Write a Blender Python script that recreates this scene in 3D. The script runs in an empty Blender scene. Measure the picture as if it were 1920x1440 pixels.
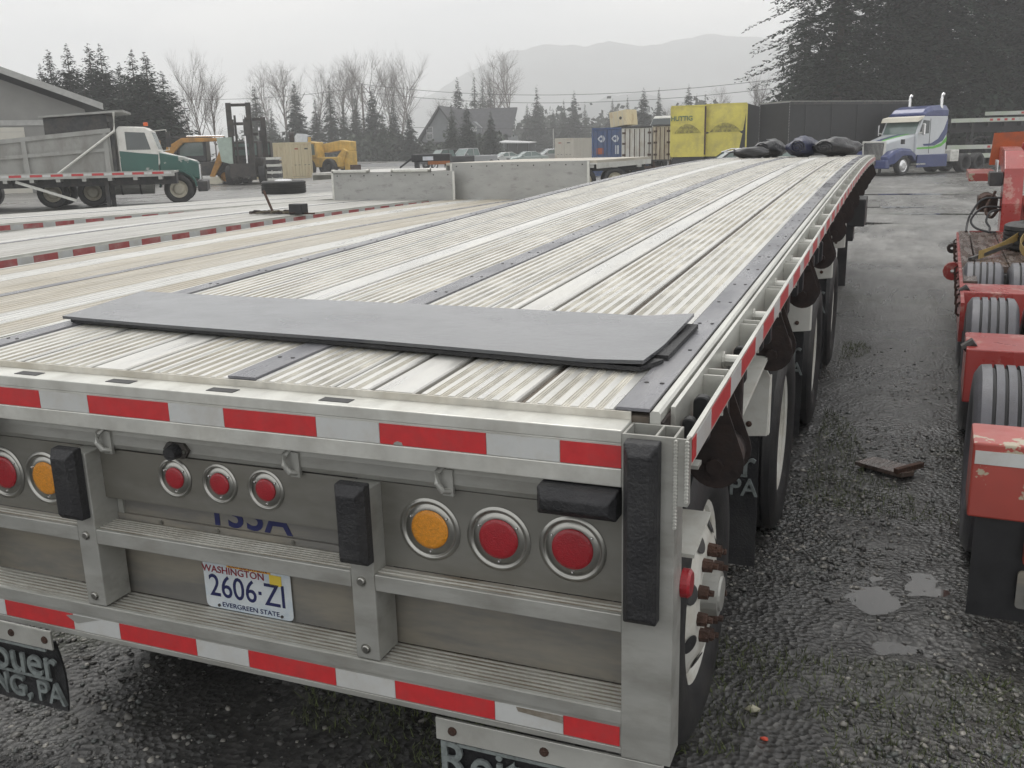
import bpy, math, random
import numpy as np
from mathutils import Matrix, Vector
R = math.radians
scene = bpy.context.scene
COL = scene.collection

# ------------------------------------------------------------------ camera
F_PX = 1770.7                                   # focal length in pixels of the 1920 wide photograph
CAM = Vector((1.574, -1.896, 1.867))
CF = Vector((-0.3651, 0.8990, -0.2417)).normalized()
CR = Vector((0.9286, 0.3703, -0.0233)); CR = (CR - CR.dot(CF) * CF).normalized()
CU = CR.cross(CF).normalized()
cam_d = bpy.data.cameras.new('camera')
cam_d.sensor_fit = 'HORIZONTAL'; cam_d.sensor_width = 36.0
cam_d.lens = F_PX / 1920 * 36.0
cam_d.clip_start = 0.05; cam_d.clip_end = 6000
cam = bpy.data.objects.new('camera', cam_d); COL.objects.link(cam)
cam.matrix_world = Matrix(((CR.x, CU.x, -CF.x, CAM.x), (CR.y, CU.y, -CF.y, CAM.y), (CR.z, CU.z, -CF.z, CAM.z), (0, 0, 0, 1)))
scene.camera = cam

# ------------------------------------------------------------------ overcast daylight
SUN_EL, SUN_AZ = 58, 325
w = bpy.data.worlds.new('World'); scene.world = w; w.use_nodes = True
nt = w.node_tree; nt.nodes.clear()
def wn(t, **k):
    n = nt.nodes.new(t)
    for a, b in k.items(): setattr(n, a, b)
    return n
sky = wn('ShaderNodeTexSky', sky_type='NISHITA', sun_disc=False, sun_elevation=R(SUN_EL), sun_rotation=R(SUN_AZ))
sky.air_density = 1.0; sky.dust_density = 4.0
hsv = wn('ShaderNodeHueSaturation'); hsv.inputs['Saturation'].default_value = 0.35
nt.links.new(sky.outputs[0], hsv.inputs['Color'])
tc = wn('ShaderNodeTexCoord'); mp = wn('ShaderNodeMapping'); mp.inputs['Scale'].default_value = (1.5, 1.5, 5.5)
mp.inputs['Location'].default_value = (0.35, 0.2, 0.12)
nt.links.new(tc.outputs['Generated'], mp.inputs['Vector'])
nz = wn('ShaderNodeTexNoise'); nz.inputs['Scale'].default_value = 2.6; nz.inputs['Detail'].default_value = 7; nz.inputs['Roughness'].default_value = 0.55
nz.inputs['Distortion'].default_value = 0.35
nt.links.new(mp.outputs[0], nz.inputs['Vector'])
rp = wn('ShaderNodeValToRGB')
rp.color_ramp.elements[0].position = 0.34; rp.color_ramp.elements[0].color = (6.9, 7.15, 7.4, 1)
rp.color_ramp.elements[1].position = 0.66; rp.color_ramp.elements[1].color = (10.6, 10.4, 10.1, 1)
nt.links.new(nz.outputs['Fac'], rp.inputs['Fac'])
mx = wn('ShaderNodeMixRGB'); mx.inputs['Fac'].default_value = 0.90
nt.links.new(hsv.outputs[0], mx.inputs['Color1']); nt.links.new(rp.outputs[0], mx.inputs['Color2'])
bg = wn('ShaderNodeBackground'); bg.inputs['Strength'].default_value = 0.10
nt.links.new(mx.outputs[0], bg.inputs['Color'])
wo = wn('ShaderNodeOutputWorld'); nt.links.new(bg.outputs[0], wo.inputs['Surface'])

sun_d = bpy.data.lights.new('sun', 'SUN'); sun_d.energy = 0.9; sun_d.angle = R(35); sun_d.color = (1.0, 0.97, 0.92)
sun = bpy.data.objects.new('sun', sun_d); COL.objects.link(sun)
_d = Vector((math.sin(R(SUN_AZ)) * math.cos(R(SUN_EL)), math.cos(R(SUN_AZ)) * math.cos(R(SUN_EL)), math.sin(R(SUN_EL))))
sun.rotation_euler = _d.to_track_quat('Z', 'Y').to_euler(); sun.location = (0, 0, 60)
vs = scene.view_settings
vs.view_transform = 'Standard'; vs.look = 'None'; vs.exposure = 0.5; vs.gamma = 1.0; vs.use_curve_mapping = False
scene.cycles.use_denoising = True
scene.cycles.max_bounces = 5; scene.cycles.diffuse_bounces = 2; scene.cycles.glossy_bounces = 3
scene.cycles.transparent_max_bounces = 8; scene.cycles.volume_bounces = 3
scene.cycles.use_adaptive_sampling = True; scene.cycles.adaptive_threshold = 0.02; scene.cycles.use_light_tree = False

# ------------------------------------------------------------------ materials
MATS = {}
def mat(name, col, rough=0.6, metal=0.0, var=0.12, vscale=4.0, bump=0.0, bscale=60.0, spec=0.5, dirt=None, dirt_amt=0.5, dscale=3.0,
        rvar=0.0, coords='Object', stretch=(1, 1, 1), coat=0.0, emit=None, trans=0.0, dlo=0.45, dhi=0.65):
    m = bpy.data.materials.new(name); m.use_nodes = True; MATS[name] = m
    n = m.node_tree.nodes; l = m.node_tree.links; b = n['Principled BSDF']
    b.inputs['Roughness'].default_value = rough; b.inputs['Metallic'].default_value = metal
    b.inputs['Specular IOR Level'].default_value = spec
    b.inputs['Coat Weight'].default_value = coat; b.inputs['Coat Roughness'].default_value = 0.15
    b.inputs['Transmission Weight'].default_value = trans
    if emit: b.inputs['Emission Color'].default_value = (*emit[0], 1); b.inputs['Emission Strength'].default_value = emit[1]
    tcn = n.new('ShaderNodeTexCoord'); mpn = n.new('ShaderNodeMapping'); mpn.inputs['Scale'].default_value = stretch
    l.new(tcn.outputs[coords], mpn.inputs['Vector'])
    def noise(sc, det=3, ro=0.6):
        k = n.new('ShaderNodeTexNoise'); k.inputs['Scale'].default_value = sc; k.inputs['Detail'].default_value = det; k.inputs['Roughness'].default_value = ro
        l.new(mpn.outputs[0], k.inputs['Vector']); return k
    a = noise(vscale)
    cr = n.new('ShaderNodeValToRGB')
    cr.color_ramp.elements[0].position = 0.3; cr.color_ramp.elements[1].position = 0.7
    cr.color_ramp.elements[0].color = (*[c * (1 - var) for c in col], 1); cr.color_ramp.elements[1].color = (*[min(1, c * (1 + var)) for c in col], 1)
    l.new(a.outputs['Fac'], cr.inputs['Fac']); out = cr.outputs[0]
    if dirt:
        d = noise(dscale, 5, 0.68); dr = n.new('ShaderNodeMapRange'); dr.inputs['From Min'].default_value = dlo; dr.inputs['From Max'].default_value = dhi
        dr.inputs['To Max'].default_value = dirt_amt
        l.new(d.outputs['Fac'], dr.inputs['Value'])
        mxn = n.new('ShaderNodeMixRGB'); mxn.inputs['Color2'].default_value = (*dirt, 1)
        l.new(dr.outputs[0], mxn.inputs['Fac']); l.new(out, mxn.inputs['Color1']); out = mxn.outputs[0]
    l.new(out, b.inputs['Base Color'])
    if rvar:
        rn = noise(vscale * 1.7, 3); rm = n.new('ShaderNodeMapRange'); rm.inputs['From Min'].default_value = 0.35; rm.inputs['From Max'].default_value = 0.65
        rm.inputs['To Min'].default_value = max(0.03, rough - rvar); rm.inputs['To Max'].default_value = min(1, rough + rvar)
        l.new(rn.outputs['Fac'], rm.inputs['Value']); l.new(rm.outputs[0], b.inputs['Roughness'])
    if bump:
        bn = noise(bscale, 2); bp = n.new('ShaderNodeBump'); bp.inputs['Strength'].default_value = bump; bp.inputs['Distance'].default_value = 0.02
        l.new(bn.outputs['Fac'], bp.inputs['Height']); l.new(bp.outputs[0], b.inputs['Normal'])
    return m
mat('deck_metal', (0.61, 0.604, 0.575), 0.38, 0.5, 0.05, 3.0, dirt=(0.45, 0.43, 0.38), dirt_amt=0.38, dscale=2.2, rvar=0.13, stretch=(3, .35, 1), bump=0.04, bscale=90)
mat('deck_groove', (0.53, 0.51, 0.455), 0.75, 0.1, 0.3, 9.0, stretch=(1, .5, 1), dirt=(0.42, 0.385, 0.315), dirt_amt=0.8, dscale=3)
mat('joint_grime', (0.10, 0.082, 0.065), .85, 0, .3, 7, dirt=(0.24, 0.21, 0.17), dirt_amt=.6, dscale=2, stretch=(1, .25, 1))
mat('nailer', (0.165, 0.165, 0.18), 0.32, 0.0, 0.25, 5.0, bump=0.12, bscale=50, rvar=0.12, stretch=(1, .3, 1), dirt=(0.24, 0.235, 0.235), dirt_amt=0.6, dscale=5)
mat('aluminium', (0.40, 0.40, 0.375), 0.45, 0.5, 0.10, 6.0, dirt=(0.24, 0.23, 0.20), dirt_amt=0.5, dscale=9, rvar=0.12, bump=0.03, bscale=180, stretch=(.5, 1, 1.4))
mat('alu_bright', (0.60, 0.60, 0.56), 0.42, 0.5, 0.08, 6.0, dirt=(0.34, 0.32, 0.28), dirt_amt=0.35, dscale=7, rvar=0.1, stretch=(1, .4, 1))
mat('alu_panel', (0.25, 0.245, 0.222), 0.40, 0.6, 0.08, 5.0, dirt=(0.15, 0.14, 0.115), dirt_amt=0.6, dscale=4, rvar=0.08, stretch=(.35, 1, 1))
mat('alu_muddy', (0.19, 0.185, 0.172), 0.6, 0.3, 0.12, 5.0, dirt=(0.29, 0.265, 0.215), dirt_amt=0.85, dscale=3.2, rvar=0.1, stretch=(.45, 1, 2.2), dlo=.42, dhi=.58)
mat('tread_metal', (0.42, 0.40, 0.36), 0.5, 0.45, 0.12, 9.0, dirt=(0.20, 0.165, 0.12), dirt_amt=0.9, dscale=11, stretch=(.4, 1, 1), dlo=.42, dhi=.6)
mat('stainless', (0.36, 0.355, 0.33), 0.33, 1.0, 0.06, 8.0)
mat('tape_red', (0.50, 0.028, 0.032), 0.35, 0.0, 0.10, 30, bump=0.05, bscale=300, spec=.6, dirt=(0.35, 0.06, 0.06), dirt_amt=.4, dscale=14)
mat('tape_white', (0.56, 0.57, 0.56), 0.35, 0.15, 0.06, 20, bump=0.05, bscale=300, dirt=(0.42, 0.40, 0.36), dirt_amt=.55, dscale=10)
mat('tape_faded', (0.36, 0.085, 0.085), 0.5, 0, .15, 9, dirt=(0.40, 0.28, 0.26), dirt_amt=.6, dscale=5)
mat('lens_red', (0.30, 0.006, 0.014), 0.3, 0.0, 0.12, 90, bump=0.25, bscale=260, coat=.35)
mat('lens_amber', (0.62, 0.24, 0.012), 0.35, 0.0, 0.2, 110, bump=0.35, bscale=260, coat=.3)
mat('rubber', (0.015, 0.015, 0.017), 0.58, 0.0, 0.3, 14, bump=0.25, bscale=120, dirt=(0.036, 0.036, 0.036), dirt_amt=.6, dscale=8)
mat('rubber_mat', (0.056, 0.059, 0.066), 0.19, 0.0, 0.15, 1.2, spec=.7, rvar=0.10, bump=0.03, bscale=35, dirt=(0.085, 0.089, 0.097), dirt_amt=.8, dscale=1.1, stretch=(1, 1.3, 1), coat=.5)
mat('tyre', (0.017, 0.017, 0.018), 0.58, 0.0, 0.3, 12, bump=0.15, bscale=160, dirt=(0.045, 0.043, 0.04), dirt_amt=.6, dscale=5)
mat('tyre_grey', (0.10, 0.10, 0.112), 0.33, 0.0, 0.15, 9, bump=0.12, bscale=140, dirt=(0.08, 0.078, 0.08), dirt_amt=.5, dscale=7)
mat('rim_white', (0.62, 0.615, 0.57), 0.45, 0.0, 0.06, 6, dirt=(0.33, 0.28, 0.2), dirt_amt=.35, dscale=7)
mat('rim_cream', (0.55, 0.52, 0.42), 0.5, 0.0, 0.1, 6, dirt=(0.25, 0.2, 0.14), dirt_amt=.5, dscale=6)
mat('rust', (0.060, 0.033, 0.024), 0.85, 0.1, 0.35, 20, bump=0.5, bscale=90, dirt=(0.11, 0.055, 0.036), dirt_amt=.6, dscale=14)
mat('rust_dark', (0.022, 0.015, 0.014), 0.75, 0.1, 0.35, 16, bump=0.15, bscale=40, dirt=(0.06, 0.033, 0.024), dirt_amt=.45, dscale=9)
mat('dark_steel', (0.045, 0.045, 0.047), 0.6, 0.3, 0.25, 6, dirt=(0.10, 0.085, 0.07), dirt_amt=.5)
mat('black', (0.018, 0.018, 0.020), 0.5, 0.0, 0.3, 8)
mat('blue_print', (0.012, 0.016, 0.085), 0.6)
mat('flap_print', (0.20, 0.225, 0.22), 0.7, dirt=(0.09, 0.10, 0.10), dirt_amt=.8, dscale=30)
mat('plate_white', (0.62, 0.66, 0.68), 0.4, 0.1, 0.05, 20, dirt=(0.34, 0.46, 0.58), dirt_amt=.7, dscale=9)
mat('plate_red', (0.25, 0.02, 0.035), 0.5)
mat('plate_orange', (0.62, 0.33, 0.04), 0.5)
mat('plate_yellow', (0.70, 0.52, 0.06), 0.5)
mat('glass', (0.05, 0.06, 0.06), 0.08, 0.0, 0.1, 2, spec=.8)
mat('wind_glass', (0.12, 0.17, 0.155), 0.08, 0.0, 0.2, 2, spec=.8)
mat('chrome', (0.72, 0.72, 0.72), 0.18, 1.0, 0.03)

# ------------------------------------------------------------------ mesh building
class MB:
    def __init__(s): s.v = []; s.f = []; s.m = []; s.cm = 0
    def add(s, vs, fs, m=None):
        o = len(s.v); s.v += [tuple(p) for p in vs]; s.f += [tuple(i + o for i in q) for q in fs]; s.m += [s.cm if m is None else m] * len(fs); return s
    def box(s, x0, x1, y0, y1, z0, z1, m=None):
        return s.add([(x0, y0, z0), (x1, y0, z0), (x1, y1, z0), (x0, y1, z0), (x0, y0, z1), (x1, y0, z1), (x1, y1, z1), (x0, y1, z1)],
                     [(3, 2, 1, 0), (4, 5, 6, 7), (0, 1, 5, 4), (1, 2, 6, 5), (2, 3, 7, 6), (3, 0, 4, 7)], m)
    def hexa(s, b, t, m=None):          # bottom quad, top quad (same winding, ccw from above)
        return s.add(list(b) + list(t), [(3, 2, 1, 0), (4, 5, 6, 7), (0, 1, 5, 4), (1, 2, 6, 5), (2, 3, 7, 6), (3, 0, 4, 7)], m)
    def beam(s, a, b, wx, wz, m=None, up=(0, 0, 1)):
        a = Vector(a); b = Vector(b); d = (b - a).normalized(); up = Vector(up)
        if abs(d.dot(up)) > .98: up = Vector((0, 1, 0))
        x = d.cross(up).normalized() * wx / 2; z = x.cross(d).normalized() * wz / 2
        return s.hexa([a - x - z, a + x - z, b + x - z, b - x - z], [a - x + z, a + x + z, b + x + z, b - x + z], m)
    def prism(s, poly, axis, a, b, m=None):   # poly of 2d points; axis 0: (y,z) 1: (x,z) 2: (x,y)
        n = len(poly)
        def P(p, t): return {0: (t, p[0], p[1]), 1: (p[0], t, p[1]), 2: (p[0], p[1], t)}[axis]
        ar = sum(poly[i][0] * poly[(i + 1) % n][1] - poly[(i + 1) % n][0] * poly[i][1] for i in range(n))
        if axis == 1: ar = -ar
        if ar < 0: poly = poly[::-1]
        if a > b: a, b = b, a
        vs = [P(p, a) for p in poly] + [P(p, b) for p in poly]
        fs = [tuple(range(n))[::-1], tuple(range(n, 2 * n))] + [(i, (i + 1) % n, n + (i + 1) % n, n + i) for i in range(n)]
        return s.add(vs, fs, m)
    def cyl(s, a, b, r0, r1=None, n=12, m=None, caps=True):
        r1 = r0 if r1 is None else r1; a = Vector(a); b = Vector(b); d = (b - a).normalized()
        t = Vector((0, 0, 1)) if abs(d.z) < .9 else Vector((1, 0, 0)); x = d.cross(t).normalized(); y = d.cross(x)
        vs = []
        for c, r in ((a, r0), (b, r1)):
            for i in range(n):
                g = 2 * math.pi * i / n; vs.append(c + x * (r * math.cos(g)) + y * (r * math.sin(g)))
        fs = [(i, n + i, n + (i + 1) % n, (i + 1) % n)[::-1] for i in range(n)]
        fs = [(i, (i + 1) % n, n + (i + 1) % n, n + i) for i in range(n)]
        if caps: fs += [tuple(range(n))[::-1], tuple(range(n, 2 * n))]
        return s.add(vs, fs, m)
    def lathe(s, prof, o, axis, n=24, m=None, mats=None):   # prof [(t, r)] along axis
        o = Vector(o); d = Vector(axis).normalized(); t = Vector((0, 0, 1)) if abs(d.z) < .9 else Vector((1, 0, 0)); x = d.cross(t).normalized(); y = d.cross(x)
        vs = []
        for (h, r) in prof:
            for i in range(n):
                g = 2 * math.pi * i / n; vs.append(o + d * h + x * (r * math.cos(g)) + y * (r * math.sin(g)))
        base = len(s.v); s.v += [tuple(p) for p in vs]
        for k in range(len(prof) - 1):
            mm = mats[k] if mats else (s.cm if m is None else m)
            for i in range(n):
                j = (i + 1) % n
                s.f.append((base + k * n + i, base + k * n + j, base + (k + 1) * n + j, base + (k + 1) * n + i)); s.m.append(mm)
        return s
    def tube(s, pts, r, n=6, m=None, r1=None):
        pts = [Vector(p) for p in pts]; K = len(pts); vs = []
        for k, p in enumerate(pts):
            d = (pts[min(k + 1, K - 1)] - pts[max(k - 1, 0)]).normalized()
            t = Vector((0, 0, 1)) if abs(d.z) < .9 else Vector((1, 0, 0)); x = d.cross(t).normalized(); y = d.cross(x)
            rr = r if r1 is None else r + (r1 - r) * k / (K - 1)
            for i in range(n):
                g = 2 * math.pi * i / n; vs.append(p + x * (rr * math.cos(g)) + y * (rr * math.sin(g)))
        fs = [(k * n + i, k * n + (i + 1) % n, (k + 1) * n + (i + 1) % n, (k + 1) * n + i) for k in range(K - 1) for i in range(n)]
        fs += [tuple(range(n))[::-1], tuple(range((K - 1) * n, K * n))]
        return s.add(vs, fs, m)
    def loft(s, rings, m=None, close=True, caps=True):
        n = len(rings[0]); vs = [p for q in rings for p in q]; fs = []
        for k in range(len(rings) - 1):
            for i in range(n if close else n - 1):
                j = (i + 1) % n; fs.append((k * n + i, k * n + j, (k + 1) * n + j, (k + 1) * n + i))
        if caps and close: fs += [tuple(range(n))[::-1], tuple(range((len(rings) - 1) * n, len(rings) * n))]
        return s.add(vs, fs, m)
    def build(s, name, mats, parent=None, smooth=False, bevel=0, loc=None, rot=None):
        me = bpy.data.meshes.new(name); me.from_pydata(s.v, [], s.f)
        for k in (mats if isinstance(mats, (list, tuple)) else [mats]): me.materials.append(MATS[k])
        if any(s.m): me.polygons.foreach_set('material_index', s.m)
        if smooth: me.polygons.foreach_set('use_smooth', [True] * len(me.polygons))
        me.validate()
        o = bpy.data.objects.new(name, me); COL.objects.link(o)
        if parent: o.parent = parent
        if loc: o.location = loc
        if rot: o.rotation_euler = rot
        if bevel:
            b = o.modifiers.new('bevel', 'BEVEL'); b.width = bevel; b.segments = 2; b.limit_method = 'ANGLE'; b.angle_limit = R(40); b.harden_normals = False
        return o
def smooth_by_angle(o, a=35):
    me = o.data
    me.polygons.foreach_set('use_smooth', [True] * len(me.polygons))
    try: me.set_sharp_from_angle(angle=R(a))
    except Exception: pass
    return o
def tag(o, label, cat, group=None):
    o['label'] = label; o['category'] = cat
    if group: o['group'] = group
    return o
def thing(name, label, cat, loc=(0, 0, 0), rz=0, group=None):
    o = bpy.data.objects.new(name, None); COL.objects.link(o); o.location = loc; o.rotation_euler = (0, 0, rz)
    return tag(o, label, cat, group)
def structure(o): o['kind'] = 'structure'; return o
def stuff(o): o['kind'] = 'stuff'; return o
def dup(root, loc, rz=0, scale=None, label=None, group=None):
    r = root.copy(); COL.objects.link(r); r.location = loc; r.rotation_euler = (0, 0, rz)
    if scale: r.scale = scale
    if label: r['label'] = label
    if group: r['group'] = group
    for ch in list(root.children):
        c = ch.copy(); COL.objects.link(c); c.parent = r
        for g in list(ch.children):
            q = g.copy(); COL.objects.link(q); q.parent = c
    return r
def dup_part(o, parent, loc):
    c = o.copy(); COL.objects.link(c); c.parent = parent; c.location = loc
    for g in list(o.children):
        q = g.copy(); COL.objects.link(q); q.parent = c
    return c
def text(s, size, loc, rot, m, parent=None, name='lettering', ext=0.0006, sx=1.0, align='CENTER', bold=0.0):
    cu = bpy.data.curves.new(name, 'FONT'); cu.body = s; cu.size = size; cu.extrude = ext; cu.align_x = align; cu.align_y = 'CENTER'; cu.offset = bold
    cu.resolution_u = 4; cu.materials.append(MATS[m])
    tmp = bpy.data.objects.new('tmp', cu); COL.objects.link(tmp); bpy.context.view_layer.update()
    me = bpy.data.meshes.new_from_object(tmp.evaluated_get(bpy.context.evaluated_depsgraph_get())); bpy.data.objects.remove(tmp)
    me.materials.clear(); me.materials.append(MATS[m])
    o = bpy.data.objects.new(name, me); COL.objects.link(o); o.location = loc; o.rotation_euler = rot; o.scale = (sx, 1, 1)
    if parent: o.parent = parent
    return o
REAR = (R(90), 0, 0)            # lettering that faces -y

# ------------------------------------------------------------------ the lie of the land
def sstep(a, b, x):
    t = min(1, max(0, (x - a) / (b - a))); return t * t * (3 - 2 * t)
def ground_z(x, y): return 0.9 * sstep(85, 180, math.hypot(x, y))
def gp(px, D):
    """ground point at depth D (metres along the view) in the direction of image column px"""
    base = CAM + D * (CF + CR * ((px - 960) / F_PX))
    z = 0
    for _ in range(4):
        t = (base.z - z) / (D * CU.z); p = base - CU * (D * t); z = ground_z(p.x, p.y)
    return Vector((p.x, p.y, z))
def ht(pybase, pytop, D): return (pybase - pytop) * D / F_PX
# ================================================================== the flatbed trailer in front
TILT = R(0.35)
trailer = thing('flatbed_trailer', 'long aluminium flatbed trailer with ribbed deck, red and white tape and Washington plate', 'trailer', (0, -0.008, 1.290))
trailer.rotation_euler = (TILT, 0, 0)
L = 14.85
def dz(y): return 0.0345 * y - 8.0e-5 * y ** 3
YS = [0.092, .35, .7, 1.1, 1.6] + [2.2 + i * .7 for i in range(18)]; YS = [y for y in YS if y < L - .2] + [L]
def extrude_profile(prof, y0=None, y1=None, z_off=0, mats=None, ys=None):
    """prof: closed list of (x, z); follows the camber of the deck"""
    b = MB(); ys = ys or [y for y in YS if (y0 is None or y > y0) and (y1 is None or y < y1)]
    if y0 is not None: ys = [y0] + [y for y in ys if y > y0 + 1e-4]
    if y1 is not None: ys = [y for y in ys if y < y1 - 1e-4] + [y1]
    n = len(prof)
    rings = [[(x, y, dz(y) + z + z_off) for x, z in prof] for y in ys]
    vs = [p for q in rings for p in q]; fs = []; ms = []
    for k in range(len(rings) - 1):
        for i in range(n):
            j = (i + 1) % n; fs.append((k * n + i, k * n + j, (k + 1) * n + j, (k + 1) * n + i)); ms.append(mats[i] if mats else 0)
    fs += [tuple(range(n))[::-1], tuple(range((len(rings) - 1) * n, len(rings) * n))]; ms += [0, 0]
    b.v = vs; b.f = fs; b.m = ms
    return b
def plank_profile(x0, x1, grooves, gw=0.011, gd=0.0022, t=0.03, flip=False):
    """clockwise seen from the rear: top from left to right with small grooves, then the underside"""
    pts = [(x0, -0.004)]; ms = []
    pts.append((x0 + .003, 0)); ms = [0]
    for g in grooves:
        pts += [(g - gw / 2, 0), (g - gw / 2 + .001, -gd), (g - gw * .2, -gd), (g - gw * .17, -.0004), (g - gw * .12, -.0004), (g - gw * .09, -gd), (g + gw * .09, -gd), (g + gw * .12, -.0004), (g + gw * .17, -.0004), (g + gw * .2, -gd), (g + gw / 2 - .001, -gd), (g + gw / 2, 0)]
        ms += [0] + [1] * 11
    pts += [(x1 - .003, 0), (x1, -0.004), (x1, -t), (x0, -t)]; ms += [0, 0, 0, 0, 0]
    ms = ms[:len(pts)]
    while len(ms) < len(pts): ms.append(0)
    if flip:
        pts = [(-x, z) for x, z in pts][::-1]; ms = ms[::-1]; ms = ms[1:] + ms[:1]
        return pts, ms
    return pts, ms
for sgn in (1, -1):
    for (x0, x1, gr) in ((.043, .278, [.075, .113, .151, .189, .227, .258]), (.288, .383, [.312, .350]), (.400, .509, []),
                         (.528, .777, [.556, .592, .630, .668, .706, .745]), (.800, 1.016, [.822, .861, .901, .941, .981])):
        pr_, ms_ = plank_profile(x0, x1, gr, flip=(sgn < 0), gw=.021)
        o = extrude_profile(pr_[::-1] if sgn > 0 else pr_[::-1], mats=(ms_[::-1][1:] + ms_[::-1][:1])).build('deck_plank', ['deck_metal', 'deck_groove'], trailer)
# timber-black nailing strips
for (x0, x1) in ((-.047, .041), (1.020, 1.096), (-1.096, -1.020)):
    yy = [.094, 3.1, 6.2, 9.3, 12.2, L]
    for a, b_ in zip(yy[:-1], yy[1:]):
        extrude_profile([(x0, -.002), (x1, -.002), (x1, .0055), (x0, .0055)][::1], a + .002, b_ - .002).build('nailing_strip', 'nailer', trailer)
    nb = MB()
    for k in range(44):
        y = .3 + k * .335
        for q in (.25, .75): x = x0 + (x1 - x0) * q; nb.cyl((x, y, dz(y) + .005), (x, y, dz(y) + .0072), .006, n=6)
    nb.build('nail_heads', 'dark_steel', trailer)['kind'] = 'stuff'
# dirt below the gaps of the planks
extrude_profile([(-1.096, -.075), (1.096, -.075), (1.096, -.013), (-1.096, -.013)], y0=.0925).build('floor_pan', 'joint_grime', trailer)
for k in range(48):
    y = .35 + k * .305
    if k % 2 == 0: MB().box(-1.09, 1.09, y - .03, y + .03, dz(y) - .19, dz(y) - .078).build('cross_member', 'aluminium', trailer)
for x in (-.48, .48):
    b = extrude_profile([(x - .07, -.55), (x + .07, -.55), (x + .07, -.52), (x + .01, -.52), (x + .01, -.195), (x - .01, -.195), (x - .01, -.52), (x - .07, -.52)])
    b.build('main_beam', 'aluminium', trailer)
for s in (1, -1):
    def S(pr): return pr if s > 0 else [(-x, z) for x, z in pr][::-1]
    extrude_profile(S([(1.098, -.16), (1.122, -.16), (1.122, -.004), (1.117, .002), (1.103, .002), (1.098, -.003)])).build('side_rail', 'alu_bright', trailer)
    extrude_profile(S([(1.130, -.14), (1.140, -.14), (1.140, -.006), (1.130, -.006)]), y0=.16).build('winch_track', 'alu_bright', trailer)
    extrude_profile(S([(1.108, -.15), (1.195, -.15), (1.195, -.141), (1.108, -.141)]), y0=.16, y1=.2).build('track_foot', 'aluminium', trailer)
    extrude_profile(S([(1.193, -.092), (1.204, -.092), (1.204, -.028), (1.193, -.028)]), y0=.03).build('rub_rail', 'alu_bright', trailer)
# grime strip between the rails
extrude_profile([(1.1225, -.05), (1.1295, -.05), (1.1295, -.022), (1.1225, -.022)]).build('grime_strip', 'rust_dark', trailer)
extrude_profile([(-1.1295, -.05), (-1.1225, -.05), (-1.1225, -.022), (-1.1295, -.022)]).build('grime_strip', 'rust_dark', trailer)
# stake pockets and pipe spools between winch track and rub rail
pk = MB().box(1.1405, 1.1925, -.004, .004, -.128, -.022)
pk0 = None; sp0 = None
for k in range(24):
    y = .50 + k * .6096
    if y > L - .2: break
    for s in (1, -1):
        for yo in (0, .07):
            if pk0 is None: pk0 = pk.build('stake_pocket_wall', 'alu_bright', trailer, loc=(0, y, dz(y)))
            else:
                o = pk0.copy(); COL.objects.link(o); o.location = (0 if s > 0 else -2.333, y + yo, dz(y))
        ys = y + .30
        if ys < L - .1:
            if sp0 is None:
                q = MB(); q.cyl((1.1405, 0, -.06), (1.1925, 0, -.06), .017, n=12); q.lathe([(0, .026), (.006, .026), (.006, .017)], (1.1405, 0, -.06), (1, 0, 0), 12)
                sp0 = q.build('pipe_spool', 'alu_bright', trailer, smooth=False, loc=(0, ys, dz(ys)))
            else:
                o = sp0.copy(); COL.objects.link(o); o.location = (0 if s > 0 else -2.333, ys, dz(ys))
# conspicuity tape
def tape_run(x, face, y0, first_red, zt, parent, dzf, ymax, h=.0508, rl=.279, wl=.178, first=None):
    y = y0; red = first_red; k = 0
    while y < ymax:
        ln = rl if red else wl
        if first and k == 0: ln = first
        ye = min(y + ln, ymax); b = MB()
        n = 2; st = [y + .0006, ye - .0006]
        ring = lambda q: [(x, q, dzf(q) + zt - h), (x + .0012 * face, q, dzf(q) + zt - h), (x + .0012 * face, q, dzf(q) + zt), (x, q, dzf(q) + zt)]
        b.loft([ring(st[0]), ring(st[1])]); b.build('reflective_tape', 'tape_red' if red else 'tape_white', parent)
        y = ye; red = not red; k += 1
tape_run(1.2045, 1, .032, True, -.034, trailer, dz, L - .02, first=.045)
def rear_tape(xr, zt, y, xmin, first, h=.0508, rl=.279, wl=.178):
    x = xr; red = True; k = 0; torn = {1: .3}
    while x > xmin:
        ln = first if k == 0 else (rl if red else wl); xe = max(x - ln, xmin); b = MB()
        b.prism([(xe + .0007, zt - h), (x - .0007, zt - h), (x - .0007, zt), (xe + .0007, zt)], 1, y, y - .0015)
        b.build('reflective_tape', 'tape_red' if red else 'tape_white', trailer); x = xe; red = not red; k += 1
rear_tape(1.058, -.052, .0035, -1.06, 1.058 - .917)
rear_tape(1.056, -.744, .0035, -1.06, 1.056 - .916)

# ---- rear sill
b = MB(); b.box(-1.06, 1.059, 0, .086, -.046, -.016); b.box(-1.06, 1.059, .004, .03, -.104, -.046); b.box(-1.06, 1.059, 0, .03, -.147, -.104)
b.build('rear_sill', 'alu_bright', trailer, bevel=.0025)
for xx in (-1.03, -.70, -.362, -.022, .322, .70): 
    if xx < .6: MB().box(xx - .042, xx + .042, .024, .056, -.030, -.0145).build('sill_slot', 'black', trailer)
MB().box(-1.056, 1.056, .0862, .0915, -.04, .0012).build('seam_bead', 'deck_groove', trailer)
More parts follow.
